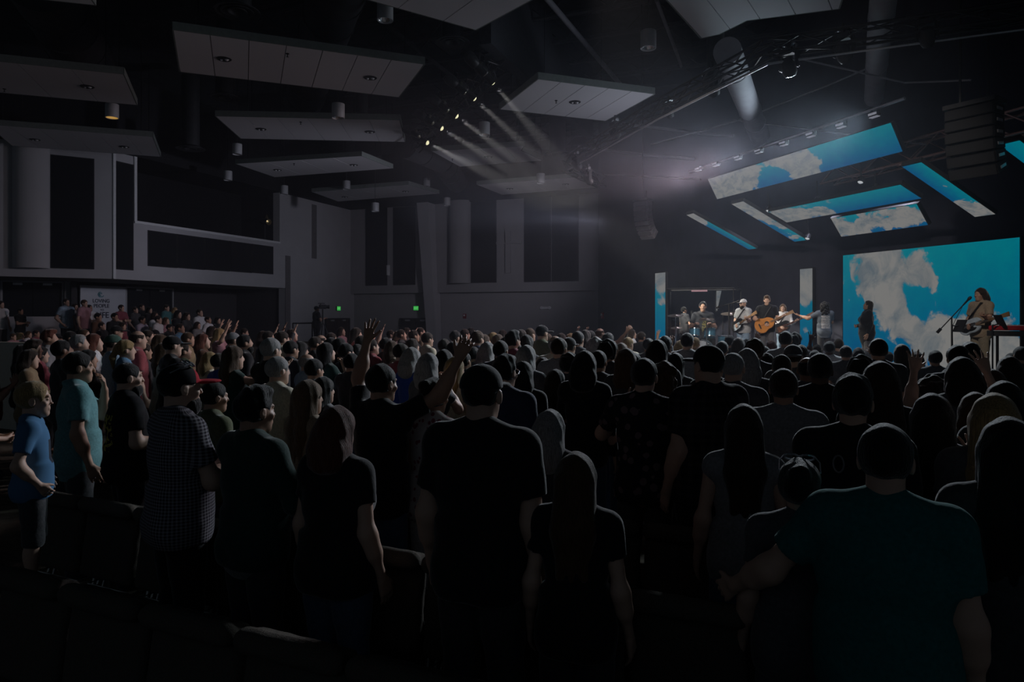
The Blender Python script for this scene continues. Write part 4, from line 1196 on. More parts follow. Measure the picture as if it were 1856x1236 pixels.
def nets(Fd, lo, res, name):
    S = Fd < 0
    cnt = sum(S[i:S.shape[0] - 1 + i, j:S.shape[1] - 1 + j, k:S.shape[2] - 1 + k].astype(np.int8) for i in (0, 1) for j in (0, 1) for k in (0, 1))
    act = (cnt > 0) & (cnt < 8)
    I, J, K = np.nonzero(act)
    idx = np.full(act.shape, -1, np.int32)
    idx[I, J, K] = np.arange(len(I))
    pos = np.zeros((len(I), 3)); num = np.zeros(len(I))
    cor = [(i, j, k) for i in (0, 1) for j in (0, 1) for k in (0, 1)]
    V = [Fd[I + i, J + j, K + k] for i, j, k in cor]
    for a in range(8):
        for b in range(a + 1, 8):
            df = np.array(cor[b]) - np.array(cor[a])
            if np.abs(df).sum() != 1: continue
            m = (V[a] < 0) != (V[b] < 0)
            t = V[a][m] / (V[a][m] - V[b][m])
            pos[m] += np.array(cor[a]) + t[:, None] * df
            num[m] += 1
    pos = pos / num[:, None]
    v = lo + res * (np.stack([I, J, K], 1) + pos)
    quads = []
    for axis in range(3):
        sl0 = [slice(1, -1)] * 3; sl1 = [slice(1, -1)] * 3
        sl0[axis] = slice(0, -1); sl1[axis] = slice(1, None)
        A, B = S[tuple(sl0)], S[tuple(sl1)]
        ch = np.nonzero(A != B)
        g = [ch[0] + (0 if axis == 0 else 1), ch[1] + (0 if axis == 1 else 1), ch[2] + (0 if axis == 2 else 1)]
        o1, o2 = (axis + 1) % 3, (axis + 2) % 3
        def cell(d1, d2):
            q = [x.copy() for x in g]
            q[o1] = q[o1] - d1; q[o2] = q[o2] - d2
            return idx[q[0], q[1], q[2]]
        Q = np.stack([cell(1, 1), cell(0, 1), cell(0, 0), cell(1, 0)], 1)
        fl = ~A[ch]
        Q[fl] = Q[fl][:, ::-1]
        quads.append(Q)
    Q = np.concatenate(quads)
    Q = Q[(Q >= 0).all(1)]
    me = bpy.data.meshes.new(name)
    me.vertices.add(len(v)); me.vertices.foreach_set('co', v.astype(np.float32).ravel())
    me.loops.add(Q.size); me.loops.foreach_set('vertex_index', Q.astype(np.int32).ravel())
    me.polygons.add(len(Q)); me.polygons.foreach_set('loop_start', np.arange(0, Q.size, 4, dtype=np.int32))
    me.polygons.foreach_set('use_smooth', np.ones(len(Q), bool))
    me.update(calc_edges=True)
    return me

def rotm(yaw, pitch):
    cy, sy, cp, sp = math.cos(yaw), math.sin(yaw), math.cos(pitch), math.sin(pitch)
    return np.array([[cy, -sy, 0], [sy, cy, 0], [0, 0, 1]]) @ np.array([[1, 0, 0], [0, cp, -sp], [0, sp, cp]])

ARM = {  # elbow, wrist, palm normal, curl, spread (right side; mirrored for the left)
    'd': ((.235, -.03, 1.145), (.258, .05, .895), (-1, .2, 0), .45, .02), 'k': ((.295, -.08, 1.16), (.205, .06, .97), (-1, 0, 0), .5, .02),
    'u': ((.30, .06, 1.69), (.275, .13, 1.94), (0, 1, .1), .12, .16), 'w': ((.43, .05, 1.55), (.51, .13, 1.80), (0, 1, 0), .15, .18),
    'f': ((.23, .24, 1.36), (.17, .46, 1.50), (-.3, .2, 1), .25, .08), 'c': ((.25, .0, 1.155), (.06, .24, 1.10), (-1, 0, .2), .55, .02),
    'x': ((.255, .07, 1.17), (.0, .215, 1.19), (0, -1, 0), .4, .03), 'h': ((.205, .2, 1.22), (.075, .19, 1.44), (0, -1, .2), .7, .03),
    'p': ((.24, .09, 1.17), (.035, .28, 1.35), (-1, 0, 0), .08, .03), 'g': ((.30, -.04, 1.17), (.07, .20, 1.06), (0, -1, 0), .5, .04),
    'n': ((.26, .06, 1.165), (.37, .28, 1.22), (-.3, -.3, 1), 1.0, .06), 'm': ((.24, .12, 1.18), (.09, .21, 1.40), (-1, 0, 0), 1.3, .01),
    'o': ((.40, .10, 1.29), (.60, .24, 1.37), (0, .3, 1), .2, .14), 'a': ((.37, .0, 1.20), (.53, .14, 1.06), (-.4, 1, 0), .5, .06),
    'b': ((.27, .05, 1.16), (.17, .28, 1.24), (0, 0, -1), 1.0, .02), '3': ((.30, .12, 1.42), (.235, .24, 1.655), (0, 1, .1), .15, .16), '4': ((.31, .12, 1.52), (.27, .22, 1.765), (0, 1, .1), .15, .14), 'q': ((.33, .10, 1.22), (.22, .28, 1.40), (0, 1, .3), .1, .14),
}
def hand(S, w, f, nrm, curl, spread, side, k, rmin):
    w = np.array(w, float); f = np.array(f, float); f /= np.linalg.norm(f)
    n = np.array(nrm, float); n -= f * (n @ f); n /= np.linalg.norm(n)
    s = np.cross(n, f) * side      # towards the thumb
    R = lambda r: max(r, rmin)
    kn = []
    for i in range(4):
        o = (1.5 - i)
        base = w + f * 0.012 + s * o * 0.011
        kk = w + f * (0.088 - 0.004 * abs(o)) + s * o * (0.0205 + 0.01 * spread)
        S.c(base, kk, R(.0155), R(.0125), 0.012)
        kn.append(kk)
    for i, L in enumerate((.072, .080, .075, .060)):
        o = (1.5 - i)
        d = f * math.cos(curl * .6) + n * math.sin(curl * .6) + s * o * spread * 1.5
        d /= np.linalg.norm(d)
        m = kn[i] + d * L * .55
        d2 = f * math.cos(curl * 1.5) + n * math.sin(curl * 1.5) + s * o * spread * 1.5
        d2 /= np.linalg.norm(d2)
        S.c(kn[i], m, R(.0098), R(.0088), .004)
        S.c(m, m + d2 * L * .5, R(.0088), R(.0072), .004)
    t0 = w + f * .022 + s * .022
    t1 = w + f * .058 + s * (.050 + .05 * spread) + n * .014
    S.c(t0, t1, R(.0155), R(.0115), .010)
    S.c(t1, t1 + (f * .9 + s * (.35 + spread) + n * .35) * .034, R(.0108), R(.0085), .004)

def figure(name, sex='m', arms='dd', head=(0, 0), hair='s', sleeve='s', res=0.014, g=1.0, lower='t', hs=1.0, sit=False, beard=False, face=False, collar=False, hem=None):
    """returns meshes by part for a figure 1.75 tall that faces +Y"""
    dz = -0.40 if sit else 0.0
    V = lambda x, y, z: np.array((x, y, z + dz))
    f = sex == 'f'
    sh = 0.158 if f else 0.185
    cx, wx, hx = (0.145, 0.122, 0.165) if f else (0.168, 0.152, 0.160)
    cx, wx, hx = cx * g, wx * g ** 1.3, hx * g
    gy = g ** 1.2
    hw = res * 0.72
    # ---- head frame
    Rh = rotm(*head)
    piv = V(0, -0.015, 1.52)
    hc = piv + Rh @ (np.array((0, 0.02, 0.112)) * hs)
    H = lambda x, y, z: hc + Rh @ (np.array((x, y, z)) * hs)
    B = Sdf()
    # torso
    def torso(S, o, k, hemz=None, lo=False):
        cut = () if hemz is None else (((0, 0, hemz), (0, 0, -1)),)
        S.e(V(0, -.005, 1.27), (cx + o, (.112 if not f else .10) * gy + o, .215 + o), k, cuts=cut)
        S.e(V(0, .005, 1.06), (wx + o, .108 * gy + o, .21), k, cuts=cut)
        S.e(V(0, -.005, .92), (hx + o, .118 * gy + o, .145), k, cuts=cut)
        if hemz is not None: S.e(V(0, .0, .98), (hx + o + .004, .122 * gy + o, .46), k, cuts=cut + (((0, 0, 1.12 + dz), (0, 0, 1)),))
        S.c(V(-sh + .02, -.015, 1.415), V(sh - .02, -.015, 1.415), .062 * g ** .5 + o, k=k)
        for q in (-1, 1):
            S.c(V(q * (sh - .03), -.015, 1.43), V(q * .03, -.025, 1.495), .045 + o, .042 + o, k)
            if f: S.e(V(q * .068, .085 * gy, 1.265), (.062 + o, .055 + o, .062 + o), k)
            S.e(V(q * .075, -.055, .91), (.085 + o, .085 + o, .09 + o), k, cuts=cut)
    torso(B, -.012, .05)
    for q in (-1, 1):
        if sit:
            B.c(V(q * .09, 0, .92), V(q * .2, .40, .88), .082 * g, .056, .03)
            B.c(V(q * .2, .40, .88), V(q * .2, .40, .49), .054, .036, .02)
            B.c(V(q * .2, .38, .46), V(q * .22, .52, .44), .034, .03, .02)
        else:
            B.c(V(q * .088, 0, .90), V(q * .098, .012, .50), .082 * g, .054, .03)
            B.c(V(q * .098, .012, .50), V(q * .104, -.02, .10), .053, .036, .02)
            B.e(V(q * .100, -.012, .37), (.05, .055, .11), .02)
            B.c(V(q * .104, -.03, .045), V(q * .122, .13, .03), .036, .028, .02)
    # neck and head
    nk = 0.047 if f else 0.054 * g ** .4
    B.c(V(0, -.025, 1.44), H(0, -.025, -.055), nk + .006, nk, .03)
    B.e(H(0, -.012, .028), np.array((.0745, .094, .089)) * hs, .02, R=Rh)
    B.e(H(0, .030, -.045), np.array((.057, .060, .076)) * hs, .03, R=Rh)
    B.e(H(0, .060, -.098), np.array((.026 if f else .031, .026, .022)) * hs, .03, R=Rh)
    B.c(H(0, .087, .014), H(0, .103 if hs == 1 else .094, -.024), .0085, .0120 if hs == 1 else .010, .014)
    if face:
        B.c(H(-.034, .080, .024), H(.034, .080, .024), .011, k=.014)
        for q in (-1, 1):
            B.e(H(q * .030, .100, .002), (.017, .014, .011), .012, '-', R=Rh)
            B.e(H(q * .030, .0775, .001), (.0125, .0125, .0115), .003, R=Rh)
            B.e(H(q * .012, .104, -.028), (.009, .009, .008), .006, R=Rh)
            B.e(H(q * .042, .062, -.025), (.022, .02, .018), .02, R=Rh)
        B.c(H(-.019, .085, -.058), H(.019, .085, -.058), .0075, k=.006)
        B.c(H(-.017, .084, -.070), H(.017, .084, -.070), .0085, k=.006)
    for q in (-1, 1):
        B.e(H(q * .078, -.008, -.004), np.array((.011, .021, .033)) * hs, .006, R=Rh)
        if face: B.e(H(q * .088, -.004, .002), (.006, .011, .018), .004, '-', R=Rh)
    # arms
    T = Sdf()
    o = .016
    long = sleeve == 'l'
    hz = hem if hem is not None else .84
    if sleeve == 'r':
        torso(T, o, .05)
        T.c(V(0, 0, .98), V(0, 0, .55), .17 * g, .26 * g, .08, cuts=(((0, 0, .58 + dz), (0, 0, -1)),))
    elif sit:
        torso(T, o, .05, hemz=.90 + dz)
    else:
        torso(T, o + .004 * (sleeve != 't'), .05, hemz=hz)
    if sleeve in 'sl':
        T.c(V(0, -.022, 1.45), V(0, -.028, 1.505), nk + .026, nk + .018, .02, cuts=(((0, 0, 1.517 + dz), (0, 0, 1)),))
    if collar:
        for k in range(14):
            a0, a1 = [math.radians(112 + 316 * (k + j) / 14) for j in (0, 1)]
            T.c(V((nk + .020) * math.cos(a0), -.022 + (nk + .018) * math.sin(a0), 1.505 - .014 * math.sin(a0)), V((nk + .020) * math.cos(a1), -.022 + (nk + .018) * math.sin(a1), 1.505 - .014 * math.sin(a1)), .017, k=.012)
    for q, code in ((-1, arms[0]), (1, arms[1])):
        E, W, pn, curl, spr = ARM[code]
        dx = (sh - .185) * 0.8
        E = V(q * (E[0] + dx), E[1], E[2]); W = V(q * (W[0] + dx * .6), W[1], W[2])
        Sx = V(q * (sh + .005), -.012, 1.425)
        if code in 'uw15': Sx = Sx + np.array((-q * .01, 0, .025))
        am = (0.86 if f else 1.0) * g ** .5
        B.c(Sx, E, .050 * am, .039 * am, .05)
        B.c(E, W, .039 * am, .027 * am, .04)
        B.c(E + (W - E) * .12, E + (W - E) * .42, .038 * am, .039 * am, .05)
        fd = (W - E) / np.linalg.norm(W - E)
        if code in 'c': fd = fd * .8 + np.array((-q * .5, .1, -.1))
        if code in 'd': fd = fd + np.array((0, .15, -.3))
        if code in 'uw3415': fd = fd + np.array((0, .08, .25))
        if code in 'p': fd = np.array((-q * .1, .25, 1.0))
        if code == 'h': fd = np.array((-q * .35, -.1, .9))
        hand(B, W, fd, (pn[0] * q, pn[1], pn[2]), curl, spr, -q, .01, hw)
        if sleeve in 'sl':
            d = (E - Sx); L = np.linalg.norm(d); d /= L
            e = Sx + d * L * (.66 if not f else .5)
            T.c(Sx - d * .01, e + d * .05 if not long else E, .064 * am, .064 * am if not long else .056 * am, .035, cuts=() if long else ((e, d),))
            if long:
                fa = (W - E) / np.linalg.norm(W - E)
                T.c(E, W + fa * .03, .054 * am, .039 * am, .03, cuts=((W - fa * .012, fa),))
    out = {'body': B.mesh(res, 'body')}
    out['shirt'] = T.mesh(max(res, .011), 'shirt', 0.0028, 0.8)
    # trousers
    if lower != 'n':
        S = Sdf()
        o2 = .010
        S.e(V(0, -.005, .93), (hx + o2, .118 * gy + o2, .13), .04, cuts=(((0, 0, 1.0 + dz), (0, 0, 1)),))
        for q in (-1, 1):
            S.e(V(q * .075, -.055, .91), (.092, .09, .095), .04)
            if sit:
                S.c(V(q * .09, 0, .92), V(q * .2, .40, .88), .098 * g, .072, .03)
                S.c(V(q * .2, .40, .88), V(q * .2, .40, .50), .07, .06, .02, cuts=((V(0, 0, .5), (0, 0, -1)),))
            else:
                a = .5 if lower == 'h' else .085
                S.c(V(q * .088, 0, .90), V(q * .100, .010, .50), .100 * g, .073 if lower != 'h' else .082, .03)
                if lower != 'h':
                    S.c(V(q * .100, .010, .52), V(q * .106, -.02, .06), .072, .058, .02, cuts=(((0, 0, .05), (0, 0, -1)),))
                else:
                    S.c(V(q * .100, .010, .52), V(q * .10, .01, .40), .082, .084, .02, cuts=(((0, 0, .44), (0, 0, -1)),))
        out['trousers'] = S.mesh(max(res, .015), 'trousers', 0.003, 0.9)
    # hair and hats
    def skull(S, gr, cutz=-.055, k=.015, faceless=True, bk=.0):
        S.e(H(0, -.016 - bk, .032), np.array((.0765 + gr, .097 + gr + bk, .090 + gr)) * hs, k, cuts=((H(0, 0, cutz), Rh @ np.array((0, .35, -1)) / 1.06),), R=Rh)
        if faceless:
            S.e(H(0, .100, -.052), np.array((.072, .085, .127)) * hs, .012, '-', R=Rh)
            for q in (-1, 1):
                S.e(H(q * .085, .012, -.018), np.array((.03, .036, .045)) * hs, .010, '-', R=Rh)
    Hs = Sdf(); wr = 0.0022; hname = 'hair'
    if hair == 's': skull(Hs, .010)
    elif hair == 'z': skull(Hs, .0045); wr = .0008
    elif hair == 't':
        skull(Hs, .010); Hs.e(H(0, .02, .105), np.array((.062, .085, .035)) * hs, .03, R=Rh); wr = .004
    elif hair == 'x': skull(Hs, .0035, -.05); Hs.e(H(0, .0, .125), np.array((.09, .12, .075)) * hs, .008, '-', R=Rh); wr = 0.0006
    elif hair == 'c':
        skull(Hs, .026); wr = .008
    elif hair in 'lLoOpnw':
        skull(Hs, .014, -.075)
        if hair in 'lLoO':
            bot = {'l': -.31, 'L': -.44, 'o': -.16, 'O': -.22}[hair]
            wd = .055 if hair in 'lL' else .062
            for x in (-.042, 0, .042):
                Hs.c(H(x, -.06, .0), H(x * 1.25, -.088, bot * .5), wd, wd, .03)
                Hs.c(H(x * 1.25, -.088, bot * .5), V(0, 0, 0) * 0 + H(x * 1.3, -.105, bot + .02 * abs(x) * 20), wd, wd * (.45 if hair in 'lL' else .8), .03)
            for q in (-1, 1):
                Hs.c(H(q * .068, -.01, .02), H(q * .080, -.025, bot * .55), .026, .03, .03)
        if hair == 'n': Hs.e(H(0, -.095, .085), np.array((.046, .046, .044)) * hs, .015); wr = .003
        if hair == 'p':
            Hs.c(H(0, -.11, .02), H(0, -.145, -.08), .03, .034, .015); Hs.c(H(0, -.145, -.08), H(0, -.13, -.24), .034, .012, .02)
        if hair == 'w':
            for k in range(26):
                a = k * 2.4; r = .04 + .07 * (k / 26)
                Hs.e(H(.085 * math.cos(a), -.05 + .06 * math.sin(a) - .03 * (k / 26), .06 - .30 * (k / 26)), np.array((.05, .05, .05)) * (.8 + .3 * ((k * 7) % 5) / 5), .02)
            wr = .008
        wr = max(wr, .0032)
    if hair in 'FB':
        skull(Hs, .004, -.05)
    out['hair'] = Hs.mesh(min(res, .011) if hair not in 'lLw' else max(res * .9, .009), 'hair', wr, 2.0, .22)
    if hair in 'FB':
        C = Sdf()
        s_ = 1 if hair == 'F' else -1
        C.e(H(0, -.014, .040), np.array((.086, .106, .090)) * hs, .01, cuts=((H(0, 0, .028), Rh @ np.array((0, .0, -1.0))),), R=Rh)
        C.e(H(0, s_ * .135, .030), np.array((.068, .078, .012)) * hs, .012, R=Rh)
        C.e(H(0, -.014, .131), np.array((.009, .009, .006)) * hs, .003, R=Rh)
        out['cap'] = C.mesh(min(res, .009), 'cap')
    if beard:
        Bd = Sdf()
        Bd.e(H(0, .040, -.085), np.array((.060, .062, .055)) * hs, .02, R=Rh)
        Bd.e(H(0, .058, -.115), np.array((.036, .036, .035)) * hs, .03, R=Rh)
        Bd.e(H(0, .11, -.060), np.array((.028, .03, .016)) * hs, .008, '-', R=Rh)
        Bd.e(H(0, .10, .0), np.array((.06, .07, .05)) * hs, .01, '-', R=Rh)
        out['beard'] = Bd.mesh(.008, 'beard', .002, 3.0)
    if not sit:
        S = Sdf()
        S.c((.106, -.055, .05), (.120, .12, .042), .048, .042, .02, cuts=(((0, 0, .0), (0, 0, -1)),))
        S.c((.105, -.04, .05), (.105, -.03, .10), .05, .048, .02, cuts=(((0, 0, .1), (0, 0, 1)),))
        out['shoe'] = S.mesh(.014, 'shoe')
        out['Hc'] = (hc, Rh)
    else:
        S = Sdf(); S.c((.2, .37, .04), (.22, .55, .035), .045, .038, .02); out['shoe'] = S.mesh(.014, 'shoe'); out['Hc'] = (hc, Rh)
    return out

SH = {'blk': (.012, .012, .014), 'char': (.05, .05, .055), 'navy': (.02, .03, .07), 'grey': (.20, .20, .21), 'dgrey': (.09, .09, .10), 'white': (.62, .62, .64), 'cream': (.50, .46, .36), 'blue': (.26, .36, .46), 'sky': (.11, .24, .38), 'teal': (.12, .27, .29),
      'dteal': (.05, .15, .16), 'red': (.27, .06, .07), 'maroon': (.20, .05, .07), 'coral': (.55, .15, .15), 'pink': (.36, .19, .22), 'olive': (.10, .11, .06), 'green': (.05, .10, .08), 'mustard': (.24, .17, .10), 'tan': (.30, .23, .16), 'brown': (.10, .05, .03), 'lav': (.40, .36, .46),
      'royal': (.03, .08, .36), 'jean': (.07, .11, .19), 'jeanl': (.20, .28, .38), 'khaki': (.25, .21, .15), 'dkgreen': (.015, .04, .035)}
HC = {'k': (.008, .007, .007), 'b': (.025, .015, .010), 'r': (.07, .038, .02), 'u': (.10, .03, .018), 'y': (.30, .20, .09), 'g': (.26, .25, .25), 'w': (.5, .5, .5), 'j': (.14, .085, .045)}
SK = {'1': (.52, .33, .25), '2': (.40, .23, .16), '3': (.20, .10, .065), '4': (.085, .042, .028)}
def m_shirt(n): return mat('cloth_' + n, SH[n], 0.95, var=0.22, scale=60, bump=0.12, sheen=0.35)
def m_hair(n):
    nm = 'hair_' + n
    if nm in MATS: return MATS[nm]
    m = mat(nm, HC[n], 0.72, var=0.45, scale=46, bump=0.45, spec=0.22, sheen=0.45)
    nz = [x for x in m.node_tree.nodes if x.type == 'TEX_NOISE'][0]
    mp = m.node_tree.nodes.new('ShaderNodeMapping'); mp.inputs['Scale'].default_value = (3.5, 3.5, 0.35)
    tc = [x for x in m.node_tree.nodes if x.type == 'TEX_COORD'][0]
    m.node_tree.links.new(tc.outputs['Object'], mp.inputs[0]); m.node_tree.links.new(mp.outputs[0], nz.inputs['Vector'])
    return m
def m_skin(n): return mat('skin_' + n, SK[n], 0.55, var=0.06, scale=20, spec=0.35)

CACHE = {}
def parts_for(**kw):
    """share meshes between people who have the same part"""
    hero = kw.pop('hero', None)
    if hero:
        return figure('hero', **kw)
    base = {k: kw[k] for k in ('sex', 'arms', 'res', 'head', 'sleeve', 'hair', 'beard', 'g')}
    key = tuple(sorted(base.items()))
    if key in CACHE: return CACHE[key]
    out = None
    bk = ('b', kw['sex'], kw['arms'], kw['res'], kw['head'], kw['g']); sk = ('s', kw['sex'], kw['arms'], kw['res'], kw['sleeve'], kw['g']); hk = ('h', kw['hair'], kw['res'], kw['head'])
    if not all(k in CACHE for k in (bk, sk, hk)):
        out = figure('crowd', **base)
        if bk not in CACHE: CACHE[bk] = (out['body'], out.get('trousers'), out['shoe'], out['Hc'])
        if sk not in CACHE: CACHE[sk] = out['shirt']
        if hk not in CACHE: CACHE[hk] = (out['hair'], out.get('cap'))
    b, t, sh, Hc = CACHE[bk]
    r = {'body': b, 'trousers': t, 'shoe': sh, 'shirt': CACHE[sk], 'hair': CACHE[hk][0], 'Hc': Hc}
    if CACHE[hk][1]: r['cap'] = CACHE[hk][1]
    if kw['beard']:
        k = ('bd', kw['head'])
        if k not in CACHE: CACHE[k] = (out or figure('crowd', **base)).get('beard') 
        if CACHE[k]: r['beard'] = CACHE[k]
    CACHE[key] = r
    return r
def put(name, me, m, root):
    o = bpy.data.objects.new(name, me)
    COL.objects.link(o)
    o.parent = root
    if not me.materials: me.materials.append(m)
    elif me.materials[0] != m:
        o.material_slots[0].link = 'OBJECT'
        o.material_slots[0].material = m
    return o

PEOPLE = []
def person(loc, yaw, h, pts, shirt, hairc, skin, low, label, group=None, capc=None, shirt_mat=None, shoes=True, tilt=0.0):
    s = h / 1.75
    r = empty('person', loc, label, 'person', group, yaw)
    r.scale = (s, s, s)
    put('body', pts['body'], m_skin(skin), r)
    put('shirt' if pts.get('kind') != 'dress' else 'dress', pts['shirt'], shirt_mat or m_shirt(shirt), r)
    if pts.get('trousers'): put('trousers', pts['trousers'], m_shirt(low), r)
    put('hair', pts['hair'], m_hair(hairc), r)
    if 'cap' in pts: put('cap', pts['cap'], m_shirt(capc or 'blk') if not isinstance(capc, bpy.types.Material) else capc, r)
    if 'beard' in pts: put('beard', pts['beard'], m_hair(hairc), r)
    if shoes:
        for q in (-1, 1):
            o = put('shoe', pts['shoe'], m_shirt('char'), r); o.scale = (q, 1, 1)
    PEOPLE.append((r, loc))
    return r

FN = Vector((0.41, 0.912, 0)).normalized()       # the way the seats face
FE = Vector((0.912, -0.41, 0)).normalized()
def lane(px, k):
    s = (px - HX) / F
    return (2.62 + 0.93 * k) / (FN.x * s + FN.y)
TGT = Vector((7.8, 18.5, 0))
def yaw_to(p, q): return math.atan2(-(q[0] - p[0]), q[1] - p[1])
